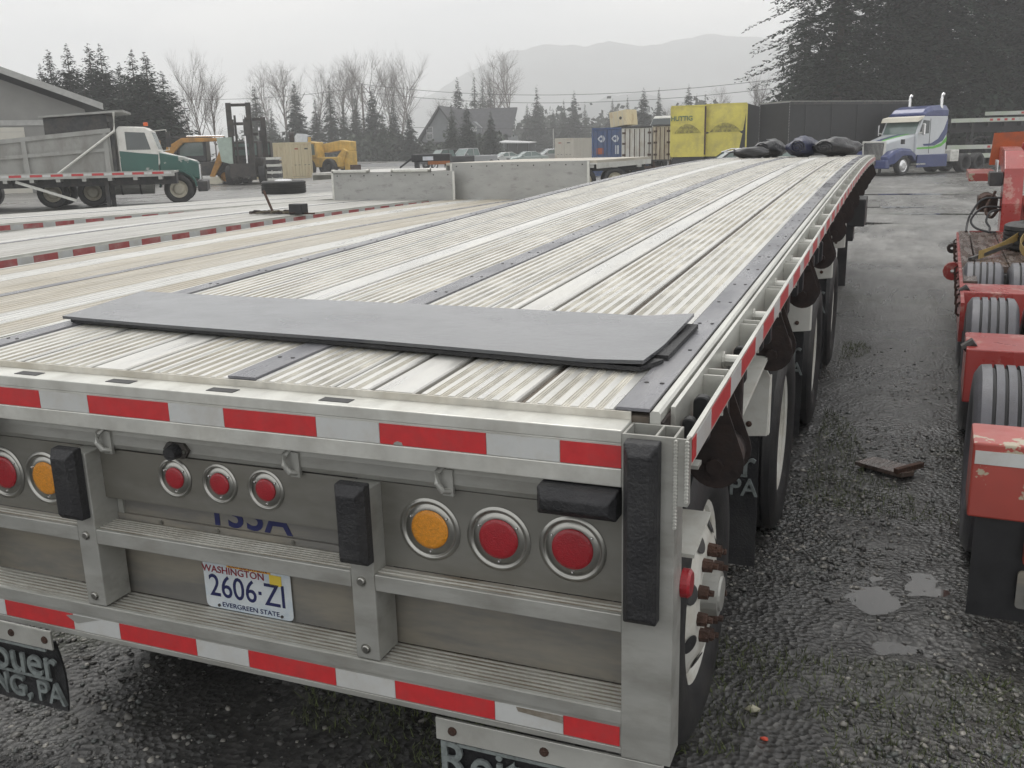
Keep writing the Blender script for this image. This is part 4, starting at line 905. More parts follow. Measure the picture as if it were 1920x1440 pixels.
# ---------------------------------------------------------------- backhoe
mat('cat_yellow', (0.44, 0.21, 0.03), .5, 0, .15, 3, dirt=(0.14, 0.09, 0.04), dirt_amt=.6, dscale=2.5); mat('loader_yellow', (0.62, 0.40, 0.09), .5, 0, .08, 3, dirt=(0.25, 0.17, 0.07), dirt_amt=.5, dscale=2)
loc, rz = along(400, 64, 30); t = thing('backhoe', 'yellow backhoe with bent digging arm and dark cab', 'excavator', loc, rz)
MB().box(-2.4, 1.6, -.9, .9, .6, 1.5).build('chassis', 'dark_steel', t, bevel=.05)
o = MB().box(-2.0, -.1, -.85, .85, 1.5, 3.05).build('cab', 'black', t, bevel=.08); MB().box(-1.8, -.3, -.86, -.852, 1.9, 2.8).build('window', 'wind_glass', o); MB().box(-2.15, .1, -.95, .95, 3.052, 3.2).build('roof', 'dark_steel', o)
MB().prism([(-3.1, .7), (-2.7, .7), (-2.1, 2.1), (-1.4, 2.75), (1.3, 2.8), (1.3, 3.0), (-1.5, 3.05), (-2.5, 2.5)], 1, -1.5, -1.15).build('boom', 'cat_yellow', t, bevel=.03)
MB().prism([(1.0, 2.6), (1.45, 3.05), (1.75, 2.75), (1.2, 1.9), (.35, .5), (.05, .55), (.6, 1.7)], 1, -1.52, -1.13).build('dipper_arm', 'cat_yellow', t, bevel=.03)
MB().cyl((-1.2, -1.32, 3.14), (1.2, -1.32, 3.12), .05, n=8).build('ram', 'chrome', t)
MB().prism([(.1, .5), (.6, .55), (.9, .15), (.5, .02), (.0, .05)], 1, -1.6, -1.0).build('bucket', 'cream', t, bevel=.03)
for x, r_ in ((-1.7, .75), (1.0, .5)):
    for s in (-1, 1): vwheel(t, x, s * .95, r_, .42, s, 'cat_yellow')
MB().box(-3.6, -3.1, -.7, -.2, 2.55, 2.95).build('work_lamp', 'cat_yellow', t); MB().beam((-3.3, -.4, 0.6), (-3.3, -.4, 2.6), .12, .12).build('lamp_post', 'dark_steel', t)
# ---------------------------------------------------------------- big forklifts
mat('fork_dark', (0.035, 0.032, 0.030), .6, .2, .3, 3, dirt=(0.07, 0.05, 0.04), dirt_amt=.5); mat('tarp_pale', (0.33, 0.40, 0.35), .6, 0, .15, 3)
def forklift(label, px, D, H, rzd, mastw):
    loc, rz = along(px, D, rzd); t = thing('forklift', label, 'forklift', loc, rz, 'forklifts beside the container')
    for s in (-1, 1):
        for k, (yy, ww) in enumerate(((.0, .16), (.18, .12))): MB().box(s * mastw - ww, s * mastw + ww, yy, yy + .16, .3, H - k * .25).build('mast_rail', 'fork_dark', t)
        MB().cyl((s * mastw * .45, .09, .4), (s * mastw * .45, .09, H * .85), .07, n=8).build('lift_ram', 'chrome' if s > 0 else 'fork_dark', t)
    for z in (.5, H * .45, H * .75, H - .12): MB().box(-mastw, mastw, .34, .44, z - .09, z + .09).build('mast_crossbar', 'fork_dark', t)
    c = MB().box(-mastw * 1.3, mastw * 1.3, -.2, -.05, .5, 1.35).build('carriage', 'fork_dark', t)
    for s in (-.6, .6): MB().box(s * mastw - .1, s * mastw + .1, -1.6, -.2, .45, .53).build('fork', 'fork_dark', t)
    for s in (-1, 1): MB().box(s * mastw * .8 - .2, s * mastw * .8 + .2, -.24, -.19, H * .6, H * .8).build('chain_anchor', 'fork_dark', c)
    MB().box(-1.1, 1.1, .7, 3.6, .6, 1.7).build('chassis', 'fork_dark', t, bevel=.08)
    o = MB().box(-.8, .8, 1.2, 2.6, 1.7, 2.75).build('cab', 'fork_dark', t, bevel=.05); MB().box(-.7, .7, 1.19, 1.198, 1.85, 2.6).build('windscreen', 'wind_glass', o)
    for y in (.9, 3.0):
        for s in (-1, 1): wheel(t, (s * 1.05, y, .62), .62, .45, s, 'dual', n=20)
    return t
f = forklift('tall black forklift mast just right of the backhoe', 459, 61, 5.1, 25, .62)
q = MB(); q.loft([[(-1.5, -.1, 2.95), (-.55, -.1, 3.0), (-.55, .1, 3.0), (-1.5, .1, 2.95)], [(-1.3, -.15, 1.5), (-.6, -.15, 1.3), (-.6, .1, 1.3), (-1.3, .1, 1.5)]]); q.build('cover_sheet', 'tarp_pale', f)
forklift('shorter black forklift between the tall mast and the cream container', 487, 64, 4.3, 30, .55)
# stacked pallets of pipe beside the forklift
t = thing('pallet_stack', 'stack of grey slatted pallets at the foot of the cream container', 'pallets', gp(517, 62), R(30))
for k in range(8): MB().box(-.45, .45, -.5, .5, k * .22, k * .22 + .15).build('pallet', 'alu_bright' if k % 2 else 'dark_steel', t)
# ---------------------------------------------------------------- containers
mat('cont_cream', (0.58, 0.50, 0.33), .55, 0, .06, 2, dirt=(0.33, 0.2, 0.1), dirt_amt=.5, dscale=2.5, stretch=(1, 1, .4), dlo=.56, dhi=.68)
mat('cont_beige', (0.52, 0.49, 0.42), .55, 0, .06, 2, dirt=(0.42, 0.25, 0.15), dirt_amt=.4, dscale=2.5, stretch=(1, 1, .4), dlo=.56, dhi=.68)
mat('cont_blue', (0.045, 0.085, 0.20), .5, 0, .12, 2, dirt=(0.12, 0.11, 0.12), dirt_amt=.5, dscale=2.5)
mat('print_white', (0.55, 0.58, 0.62), .6); mat('print_rust', (0.35, 0.09, 0.04), .7)
def container(label, loc, rz, ln, m, h=2.6, w_=2.44, group='shipping containers', decals=False, door_m=None):
    """doors at local -y end, long along +y"""
    t = thing('shipping_container', label, 'container', loc, rz, group)
    for s in (-1, 1):     # corrugated sides
        pts = []; n = int(ln / .28); x = s * w_ / 2
        for k in range(n):
            y = .08 + (ln - .16) * k / n; d = (ln - .16) / n
            pts += [(x, y), (x, y + d * .38), (x - s * .036, y + d * .5), (x - s * .036, y + d * .88)]
        pts += [(x, ln - .08)]; inner = [(x - s * .06, ln - .08), (x - s * .06, .08)]
        MB().prism(pts + inner, 2, .15, h - .1).build('side_wall', m, t)
        for z in (.0, h - .1): MB().box(min(x, x - s * .07), max(x, x - s * .07), .0, ln, z, z + (.149 if z == 0 else .1)).build('side_rail', m, t)
    MB().box(-w_ / 2 + .07, w_ / 2 - .07, .09, ln, h - .06, h - .01).build('roof', m, t); MB().box(-w_ / 2 + .07, w_ / 2 - .07, .09, ln, .05, .12).build('floor', 'dark_steel', t)
    MB().box(-w_ / 2 + .07, w_ / 2 - .07, ln - .05, ln - .01, .12, h - .061).build('end_wall', m, t)
    for s in (-1, 1): MB().box(s * w_ / 2 - (.11 if s > 0 else 0), s * w_ / 2 + (0 if s > 0 else .11), -.02, .079, .15, h - .1).build('corner_post', m, t)
    for z in (0, h - .12): MB().box(-w_ / 2 + .071, w_ / 2 - .071, -.02, .08, z, z + .12).build('door_sill', m, t)
    for s in (-1, 1):
        x0, x1 = (s * .02, s * (w_ / 2 - .12)); x0, x1 = min(x0, x1), max(x0, x1)
        d = MB().box(x0, x1, .02, .06, .14, h - .14).build('door', door_m or m, t)
        for k in range(5): MB().box(x0 + .03, x1 - .03, .005, .0195, .32 + k * (h - .5) / 5, .32 + k * (h - .5) / 5 + (h - .5) / 9).build('door_panel', door_m or m, d)
        for f_ in (.3, .72):
            xx = x0 + (x1 - x0) * f_; MB().cyl((xx, -.03, .1), (xx, -.03, h - .08), .022, n=6).build('lock_rod', m, d); MB().box(xx - .1, xx + .1, -.05, -.04, 1.0, 1.04).build('lock_handle', 'dark_steel', d)
        if decals:
            q = MB(); q.prism([(x0 + .5 - .25, h * .77), (x0 + .5, h * .77 + .22), (x0 + .5 + .2, h * .77 + .2), (x0 + .5 + .3, h * .77), (x0 + .5 + .2, h * .77 - .2), (x0 + .5, h * .77 - .22)], 1, .001, .003); q.build('decal', 'print_white', d)
            q = MB(); q.lathe([(0, .10), (-.002, .001)], (x0 + .5, -.001, h * .77), (0, 1, 0), 12); q.build('decal_ring', m, d)
            if s < 0: MB().box(x0 + .2, x0 + .7, .001, .003, h * .45, h * .58).build('placard', 'print_rust', d)
            else: MB().box(x0 + .55, x0 + .8, .001, .003, h * .45, h * .63).build('placard', 'print_white', d)
        else:
            MB().box(x0 + .35, x0 + .8, .001, .003, h * .8, h * .84).build('marking', 'print_rust' if s < 0 else 'dark_steel', d)
    return t
container('cream shipping container with rusty machine seat on top, beside the loader', gp(568, 75), R(82), 6.1, 'cont_cream', 2.75)
p = gp(560, 77); t = thing('machine_cowl', 'rusty black and white machine cowl sitting on the cream container', 'machine part', (p.x, p.y, 2.76), R(35))
MB().cyl((-.5, 0, .42), (-.15, 0, .42), .42, n=18).build('drum', 'rust_dark', t); MB().prism([(-.1, .0), (.9, 0), (.95, .62), (.1, .7), (-.1, .45)], 1, -.35, .35).build('cowl', 'print_white', t, bevel=.03); MB().box(.96, 1.2, -.3, .3, 0, .4).build('foot', 'loader_yellow', t)
container('beige shipping container behind the parked cars', gp(1058, 104), R(-14), 6.1, 'cont_beige', 2.75)
container('dark blue shipping container with two white emblems on its doors', gp(1138, 62), R(-4), 6.1, 'cont_blue', 3.05, 2.1, decals=True)
# white van trailers, doors towards the camera
mat('van_white', (0.56, 0.555, 0.52), .55, 0, .06, 2, dirt=(0.30, 0.22, 0.14), dirt_amt=.6, dscale=2.2, stretch=(1, 1, .3)); mat('van_cream', (0.48, 0.43, 0.33), .6, 0, .08, 2, dirt=(0.22, 0.14, 0.08), dirt_amt=.7, dscale=2.4, stretch=(1, 1, .3))
def van_trailer(label, loc, rz, w_, h, ln, m, nrods):
    t = thing('box_trailer', label, 'trailer', loc, rz, 'box trailers at the back of the yard')
    MB().box(-w_ / 2, w_ / 2, .06, ln, .95, h).build('box_body', m, t, bevel=.02)
    for s in (-1, 1):
        x0, x1 = sorted((s * .01, s * (w_ / 2 - .05))); d = MB().box(x0, x1, .02, .058, 1.0, h - .08).build('door', m, t)
        for k in range(nrods): xx = x0 + (x1 - x0) * (k + .6) / nrods; MB().cyl((xx, .0, 1.0), (xx, .0, h - .1), .025, n=6).build('lock_rod', 'rust', d)
        for z in (1.3, (h + 1) / 2, h - .35): MB().box(x1 - .22 if s > 0 else x0, x1 if s > 0 else x0 + .22, -.01, .019, z - .06, z + .06).build('hinge', 'rust', d)
    for z in (.95, h): MB().box(-w_ / 2, w_ / 2, -.01, .059, z - .05, z + .05).build('door_frame', 'dark_steel', t)
    MB().box(-w_ / 2, w_ / 2, .0, .1, .45, .6).build('under_bar', 'rust', t)
    for s in (-1, 1):
        wheel(t, (s * (w_ / 2 - .18), 1.2, .5), .5, .3, s, 'dual', n=20); MB().box(s * .5 - .05, s * .5 + .05, 0.02, .1, .6, .9).build('bar_post', 'rust', t)
        MB().box(s * .6 - .05, s * .6 + .05, ln - 1.2, ln - 1.1, 0, .94).build('landing_leg', 'dark_steel', t)
    return t
van_trailer('white box trailer with closed doors right of the blue container', gp(1193, 60), R(2), 1.95, 3.0, 6.5, 'van_white', 3)
van_trailer('stained cream box trailer squeezed between white and yellow trailers', gp(1240, 59), R(0), 1.15, 3.05, 6, 'van_cream', 2)
p = gp(1170, 62.5); t = thing('crate', 'tilted cream crate sitting on top of the blue container', 'crate', (p.x, p.y, 3.06), R(-20))
t.rotation_euler = (0, R(-7), R(-20))
MB().box(-.68, .68, -.6, .6, .06, 1.02).build('crate_body', 'cont_cream', t, bevel=.03)
for x in (-.35, 0, .36): MB().box(x - .02, x + .02, -.615, -.601, .08, 1.0).build('crate_rib', 'cont_beige', t)
MB().cyl((.2, -.602, .55), (.2, -.62, .55), .1, n=12).build('crate_port', 'dark_steel', t)
p = gp(1240, 66); t = thing('van_body', 'white van roof with dark rear window above the cream trailer', 'van', (p.x, p.y, 2.2), R(-5))
b = MB(); b.loft([[(-1.0, 0, 0), (1.0, 0, 0), (1.0, 4, 0), (-1.0, 4, 0)], [(-.95, .05, .9), (.95, .05, .9), (.95, 4, .9), (-.95, 4, .9)], [(-.7, .35, 1.62), (.7, .35, 1.62), (.7, 3.8, 1.62), (-.7, 3.8, 1.62)]]); b.build('van_shell', 'white_paint', t, bevel=.08)
MB().hexa([(-.86, .03, .98), (.86, .03, .98), (.86, .06, .98), (-.86, .06, .98)], [(-.70, .23, 1.46), (.70, .23, 1.46), (.70, .26, 1.46), (-.70, .26, 1.46)]).build('rear_window', 'glass', t)
for s in (-1, 1): MB().box(s * .8 - .1, s * .8 + .1, .5, 3.6, -2.2, -.001).build('stand_leg', 'dark_steel', t)
# ---------------------------------------------------------------- yellow curtain trailers
mat('curtain_yellow', (0.62, 0.54, 0.10), .5, 0, .08, 1.5, dirt=(0.36, 0.30, 0.10), dirt_amt=.6, dscale=1.2, bump=.1, bscale=4); mat('soot', (0.20, 0.175, 0.06), .8, 0, .3, 3, dirt=(0.55, 0.48, 0.10), dirt_amt=.85, dscale=4, dlo=.40, dhi=.62); mat('print_green', (0.05, 0.13, 0.09), .6, 0, .1, 20, dirt=(0.4, 0.36, 0.1), dirt_amt=.7, dscale=12)
mat('curtain_black', (0.012, 0.012, 0.014), .55, 0, .3, 3); mat('stitch_white', (0.5, 0.5, 0.5), .6)
def curtain_rear(label, px, D, rzd, w_, h, ln, letters=False, drape=False):
    loc, rz = along(px, D, rzd); t = thing('curtain_trailer', label, 'trailer', loc, rz, 'yellow curtain trailers')
    b = MB(); N = 16; M = 16; vs = []; fs = []
    for j in range(M + 1):
        for i in range(N + 1):
            u_, v_ = i / N, j / M; x = -w_ / 2 + w_ * u_; z = 1.28 + (h - 1.28) * v_
            bulge = .10 * math.sin(math.pi * u_) * (max(0, 1 - abs(v_ - .66) / .34) ** .7) - .035 * math.exp(-((v_ - .44) / .05) ** 2)
            if drape: x -= .42 * u_ ** 3 * (1 - v_) ** 1.4
            vs.append((x, -bulge, z))
    for j in range(M):
        for i in range(N): a = j * (N + 1) + i; fs.append((a, a + 1, a + N + 2, a + N + 1))
    b.add(vs, fs); b.build('rear_curtain', 'curtain_yellow', t, smooth=True)
    # soot lodged under the bulge: an arched stain of its own
    q = MB(); K = 14
    vs = []
    for k in range(K + 1):
        u_ = .10 + .78 * k / K; x = -w_ / 2 + w_ * u_; z0 = 1.28 + (h - 1.28) * .445; hh = .5 * math.sin(math.pi * k / K) ** .8
        def bz(z): v_ = (z - 1.28) / (h - 1.28); return .10 * math.sin(math.pi * u_) * (max(0, 1 - abs(v_ - .66) / .34) ** .7) - .035 * math.exp(-((v_ - .44) / .05) ** 2)
        for z in (z0, z0 + hh * .5, z0 + hh): vs.append((x, -bz(z) - .012, z))
    q.add(vs, [(3 * k + j, 3 * k + 3 + j, 3 * k + 4 + j, 3 * k + 1 + j) for k in range(K) for j in range(2)]); q.build('soot_stain', 'soot', t, smooth=True)
    MB().box(-w_ / 2, w_ / 2, .02, ln, 1.2, h - .02).build('box_body', 'curtain_black' if drape else 'curtain_yellow', t)
    MB().box(-w_ / 2, w_ / 2, -.03, .1, h - .06, h + .02).build('top_rail', 'curtain_yellow', t); MB().box(-w_ / 2, w_ / 2, -.04, .1, 1.18, 1.28).build('rear_frame', 'curtain_yellow', t)
    for s in (-1, 1): MB().box(s * w_ / 2 - .04, s * w_ / 2 + .04, -.02, .08, 1.281, h - .061).build('corner_post', 'rust' if s > 0 and not drape else 'curtain_yellow', t)
    if letters:
        text('HUTTIG', .36, (-w_ / 2 + .62, -.115, 3.28), REAR, 'print_green', t, ext=.004, bold=.008, sx=.95)
    for s in (-1, 1): wheel(t, (s * (w_ / 2 - .2), 1.4, .5), .5, .3, s, 'dual', n=18); MB().box(s * .6 - .05, s * .6 + .05, ln - 1, ln - .9, 0, 1.19).build('landing_leg', 'dark_steel', t)
    MB().box(-w_ / 2 + .1, w_ / 2 - .1, .1, ln, .75, 1.19).build('chassis', 'black', t)
    q = MB(); q.box(-w_ / 2 + .05, w_ / 2 - .05, .0, .02, .35, 1.1); q.build('mud_curtain', 'black', t)
    return t
curtain_rear('yellow curtain trailer with faded HUTTIG lettering and sooty bulge', 1288, 54, 1, 1.92, 3.98, 9, True)
curtain_rear('yellow curtain trailer whose right edge sweeps in over a black side', 1358, 53.5, 1, 2.25, 4.02, 9, False, True)
# black curtain-side trailer
p = gp(1476, 51); t = thing('curtain_trailer', 'long black curtain-side trailer with white stitched rear edges', 'trailer', (p.x, p.y, 0), R(-44))
MB().box(-2.55, 0, 0, 8.6, 1.15, 3.93).build('box_body', 'curtain_black', t, bevel=.02)
MB().box(.001, .03, 0, 8.6, 3.80, 3.95).build('top_rail', 'dark_steel', t); MB().box(-2.55, 0, -.02, 8.6, 3.94, 3.98).build('roof_sheet', 'aluminium', t)
for k in range(34):
    z = 1.2 + k * .08
    for x in (-2.50, -.05): MB().box(x - .012, x + .012, -.012, -.004, z, z + .035).build('stitch', 'stitch_white', t)
for k in range(30): MB().box(-2.5 + k * .084, -2.465 + k * .084, -.034, -.022, 3.90, 3.925).build('stitch', 'stitch_white', t)
for k in range(5): MB().box(.031, .045, 1 + k * 1.8, 1.06 + k * 1.8, 1.2, 3.79).build('curtain_strap', 'black', t)
MB().box(-2.2, -.3, .3, 8.4, .7, 1.149).build('chassis', 'black', t)
for y in (1.5, 2.8):
    for s, x in ((1, -.25), (-1, -2.3)): wheel(t, (x, y, .5), .5, .3, s, 'dual', n=18)
for x in (-2, -.5): MB().box(x - .05, x + .05, 7, 7.12, 0, .69).build('landing_leg', 'dark_steel', t)
# ---------------------------------------------------------------- cars
def car(label, loc, rz, paint, L_=4.4, H=1.42, kind='sedan', W_=1.76, rails=False, name='parked_car', cat='car', group='cars along the road'):
    """drives along local +x"""
    t = thing(name, label, cat, loc, rz, group)
    if kind == 'sedan': side = [(-L_ / 2, .45), (L_ / 2, .42), (L_ / 2, .66), (L_ / 2 - .25, .78), (L_ / 2 - 1.15, .90), (-L_ / 2 + .9, .95), (-L_ / 2 + .1, .92), (-L_ / 2, .8)]; gl = [(L_ / 2 - 1.2, .90), (L_ / 2 - 1.95, H - .02), (-L_ / 2 + 1.55, H), (-L_ / 2 + .75, .95)]
    elif kind == 'suv': side = [(-L_ / 2, .5), (L_ / 2, .48), (L_ / 2, .85), (L_ / 2 - .2, 1.0), (L_ / 2 - 1.1, 1.08), (-L_ / 2 + .05, 1.1), (-L_ / 2, .9)]; gl = [(L_ / 2 - 1.15, 1.08), (L_ / 2 - 1.8, H - .05), (-.2, H), (-L_ / 2 + .5, H - .06), (-L_ / 2 + .08, 1.1)]
    else: side = [(-L_ / 2, .62), (L_ / 2, .6), (L_ / 2, 1.05), (L_ / 2 - .15, 1.2), (L_ / 2 - 1.3, 1.25), (-L_ / 2, 1.25)]; gl = [(L_ / 2 - 1.35, 1.25), (L_ / 2 - 1.95, H - .03), (-.35, H), (-.55, 1.25)]
    b = MB(); h = W_ / 2
    b.prism(side, 1, -h, h); b.build('body', paint, t, bevel=.07)
    b = MB(); n = len(gl); cz = .12
    lo = [(x, -h + .05 + (.0 if i in (0, n - 1) else cz), z) for i, (x, z) in enumerate(gl)]; hi = [(x, -y, z) for x, y, z in lo]
    b.add(lo + hi, [tuple(range(n)), tuple(range(n, 2 * n))[::-1]] + [(i, n + i, n + (i + 1) % n, (i + 1) % n) for i in range(n)])
    g = b.build('cabin_glass', 'wind_glass', t, bevel=.02)
    top = gl[1:-1]; q = MB(); x0, x1 = top[0][0], top[-1][0]
    q.prism([(x0 + .03, top[0][1] - .03)] + [(x, z + .025) for x, z in top] + [(x1 - .03, top[-1][1] - .03)], 1, -h + .12, h - .12); q.build('roof', paint, t, bevel=.04)
    for s in (-1, 1):
        for (a, b_) in ((gl[0], gl[1]), (gl[-1], gl[-2])): MB().beam((a[0], s * (h - .06), a[1]), (b_[0], s * (h - .17), b_[1]), .06, .06).build('pillar', paint, t)
        m_ = ((gl[1][0] + gl[-2][0]) / 2); MB().beam((m_, s * (h - .055), side[-2][1]), (m_, s * (h - .165), H - .02), .06, .07).build('pillar', paint, t)
        MB().box(L_ / 2 - .02, L_ / 2 + .02, s * (h - .35) - .17, s * (h - .35) + .17, .62 if kind != 'pickup' else .85, .76 if kind != 'pickup' else 1.05).build('headlight', 'chrome', t)
        MB().box(gl[0][0] - .35, gl[0][0] - .15, s * (h + .1) - .1, s * (h + .1) + .1, gl[0][1] + .03, gl[0][1] + .2).build('mirror', paint, t)
        if rails: q = MB(); q.tube([(gl[1][0] + .1, s * (h - .22), H - .06), (gl[1][0] - .3, s * (h - .2), H + .06), (gl[-2][0] + .3, s * (h - .2), H + .06), (gl[-2][0], s * (h - .22), H - .04)], .025, 6); q.build('roof_rail', 'chrome', t)
        for x in (-L_ / 2 + .85, L_ / 2 - .85): vwheel(t, x, s * (h - .1), .33 if kind == 'sedan' else .4, .24, s, 'chrome', n=16)
    MB().box(L_ / 2 + .0, L_ / 2 + .03, -.5, .5, .5, .72).build('grille', 'black', t)
    if kind == 'pickup': MB().box(-L_ / 2 + .05, -.6, -h + .1, h - .1, 1.0, 1.252).build('bed_liner', 'black', t)
    return t
mat('car_white', (0.62, 0.62, 0.60), .3, 0, .03, coat=.5); mat('car_silver', (0.42, 0.43, 0.44), .3, .4, .03, coat=.5); mat('car_green', (0.40, 0.46, 0.44), .3, .2, .03, coat=.5); mat('car_black', (0.02, 0.02, 0.022), .3, 0, .1, coat=.6)
P_ = lambda px, D: tuple(gp(px, D))
car('silver pickup truck parked facing the yard, left of the white car', P_(883, 98), R(-120), 'car_silver', 5.6, 1.95, 'pickup', 1.95, name='pickup_truck', cat='pickup')
car('black pickup truck parked left of the silver pickup', P_(838, 96), R(-125), 'car_black', 5.5, 1.9, 'pickup', 1.95, name='pickup_truck', cat='pickup')
car('white coupe parked right of the silver pickup', P_(947, 108), R(-135), 'car_white', 4.3, 1.35)
car('pale green sedan parked right of the white coupe', P_(989, 106), R(-140), 'car_green', 4.5, 1.4)
car('grey estate car half hidden by the beige container', P_(1033, 108), R(-140), 'car_silver', 4.5, 1.55, 'suv', rails=True)
car('black car with silver roof rails behind the flatbed deck', P_(1385, 37), R(200), 'car_black', 4.6, 1.60, 'suv', rails=True, group='cars in the yard')
# black machine with orange board in front of the pickups
t = thing('equipment_skid', 'black equipment skid with white panel and orange board behind the grey riser', 'equipment', P_(815, 46), R(20))
MB().box(-1.0, .85, -.5, .5, 1.35, 1.72).build('skid_body', 'black', t, bevel=.05); MB().box(-.45, .05, -.52, -.501, 1.42, 1.60).build('panel', 'print_white', t); MB().box(-.2, .85, -.62, -.5, 1.22, 1.38).build('board', 'wood_orange', t)
MB().beam((-1.6, -.3, 1.1), (-.9, -.2, 1.6), .08, .08).build('draw_bar', 'black', t)
for x in (-.8, .65): MB().box(x - .08, x + .08, -.4, .4, 0, 1.349).build('support', 'dark_steel', t)
# far flatbed with tape beside the grey riser
loc, rz = along(1216, 40, 20); t = thing('flatbed_trailer', 'short flatbed end with red and white tape in front of the white trailer', 'trailer', loc, rz)
MB().box(-5, 0, -.02, 2.4, 1.30, 1.36).build('deck', 'deck_grey', t); MB().box(-5, 0, -.04, -.022, 1.14, 1.38).build('rub_rail', 'alu_bright', t)
x = -.03; red = True
while x > -4.8:
    ln = .22 if red else .2; MB().box(x - ln + .006, x - .006, -.043, -.041, 1.22, 1.34).build('reflective_tape', 'tape_red' if red else 'tape_white', t); x -= ln; red = not red
for k in range(5): MB().box(-.5 - k, -.3 - k, 0, .5, 1.0, 1.29).build('stake', 'aluminium', t)
MB().box(-5, -.1, .8, 1.7, .85, 1.29).build('main_beam', 'dark_steel', t)
for xx in (-1.4, -2.7): vwheel(t, xx, .3, .5, .5, -1); vwheel(t, xx, 2.1, .5, .5, 1)
for y in (.5, 1.9): MB().box(-4.6, -4.5, y, y + .1, 0, 1.29).build('landing_leg', 'dark_steel', t)
# ---------------------------------------------------------------- loader / telehandler
loc, rz = along(628, 78, -12); t = thing('telehandler', 'yellow telehandler with thick folded boom beside the cream container', 'loader', loc, rz)
MB().box(-2.6, 1.4, -.9, .9, .75, 1.55).build('chassis', 'loader_yellow', t, bevel=.06)
o = MB().prism([(-2.3, 1.5), (-.9, 1.5), (-1.0, 2.75), (-2.3, 2.85)], 1, -1.0, -.05).build('cab', 'loader_yellow', t, bevel=.06)
MB().prism([(-2.1, 1.75), (-1.1, 1.75), (-1.15, 2.6), (-2.1, 2.68)], 1, -1.012, -1.002).build('window', 'wind_glass', o)
MB().prism([(-1.2, 1.9), (1.0, 2.1), (1.9, 2.0), (1.9, 2.75), (.8, 2.85), (-1.2, 2.6)], 1, .0, .75).build('boom', 'loader_yellow', t, bevel=.05)
MB().prism([(.7, .6), (1.2, .6), (1.9, 2.0), (1.5, 2.2), (.4, 1.2)], 1, -.45, -.1).build('boom_arm', 'loader_yellow', t, bevel=.03)
MB().box(1.45, 1.95, -.3, .7, .5, 2.0).build('fork_carriage', 'loader_yellow', t, bevel=.03); MB().box(1.96, 2.4, -.2, .6, .45, .9).build('attachment', 'rust', t)
for x in (-1.9, .55):
    for s in (-1, 1): vwheel(t, x, s * 1.05, .72, .5, s, 'tyre', n=20)
# ---------------------------------------------------------------- blue and white road tractor (front towards local -y)
mat('truck_blue', (0.016, 0.032, 0.14), .3, .1, .08, 2, coat=.6, dirt=(0.06, 0.07, 0.16), dirt_amt=.4); mat('truck_silver', (0.52, 0.54, 0.56), .3, .1, .05, 2, coat=.5); mat('truck_green', (0.12, 0.42, 0.05), .4, 0, .05); mat('visor_cream', (0.66, 0.62, 0.52), .4, 0, .05)
p = gp(1636, 50.5); t = thing('road_tractor', 'blue and silver semi truck with chrome stacks facing the camera', 'truck', (p.x, p.y, 0), R(-36))
def sec(y, w_, z0, z1, c=.0): return [(-w_, y, z0), (w_, y, z0), (w_, y, z1 - c), (w_ - c, y, z1), (-w_ + c, y, z1), (-w_, y, z1 - c)]
b = MB(); b.loft([sec(.02, .62, .95, 1.72, .10), sec(.5, .70, .95, 1.86, .12), sec(1.3, .86, .95, 2.02, .12), sec(1.95, 1.0, .95, 2.12, .10)]); b.build('bonnet', 'truck_silver', t, bevel=.03)
def top_z(y): return 1.72 + (y - .02) * (.14 / .48) if y < .5 else (1.86 + (y - .5) * .2 if y < 1.3 else 2.02 + (y - 1.3) * .154)
for (xa, xb, m_) in ((-.10, .20, 'truck_blue'), (.22, .38, 'truck_green')):
    b = MB(); rings = []
    for y in (.03, .5, 1.3, 1.94): s_ = 1 + .5 * y / 1.94; rings.append([(xa * s_ - .2 + .2 * y / 1.94 + .12, y, top_z(y) + .004), (xb * s_ - .2 + .2 * y / 1.94 + .12, y, top_z(y) + .004), (xb * s_ - .2 + .2 * y / 1.94 + .12, y, top_z(y) + .012), (xa * s_ - .2 + .2 * y / 1.94 + .12, y, top_z(y) + .012)])
    b.loft(rings); b.build('bonnet_stripe', m_, t)
o = MB().prism([(-.58, .80), (.58, .80), (.64, 1.68), (-.64, 1.68)], 1, -.05, .018).build('grille', 'black', t)
MB().prism([(-.66, .76), (-.585, .78), (-.645, 1.70), (-.72, 1.74)], 1, -.08, .02).build('grille_side', 'white_paint', t); MB().prism([(.66, .76), (.585, .78), (.645, 1.70), (.72, 1.74)], 1, -.08, .02).build('grille_side', 'white_paint', t)
MB().box(-.72, .72, -.08, .02, 1.705, 1.80).build('grille_top', 'white_paint', t, bevel=.02)
for k in range(15): x = -.56 + k * .08; MB().box(x - .018, x + .018, -.075, -.051, .84, 1.67).build('grille_bar', 'chrome', o)
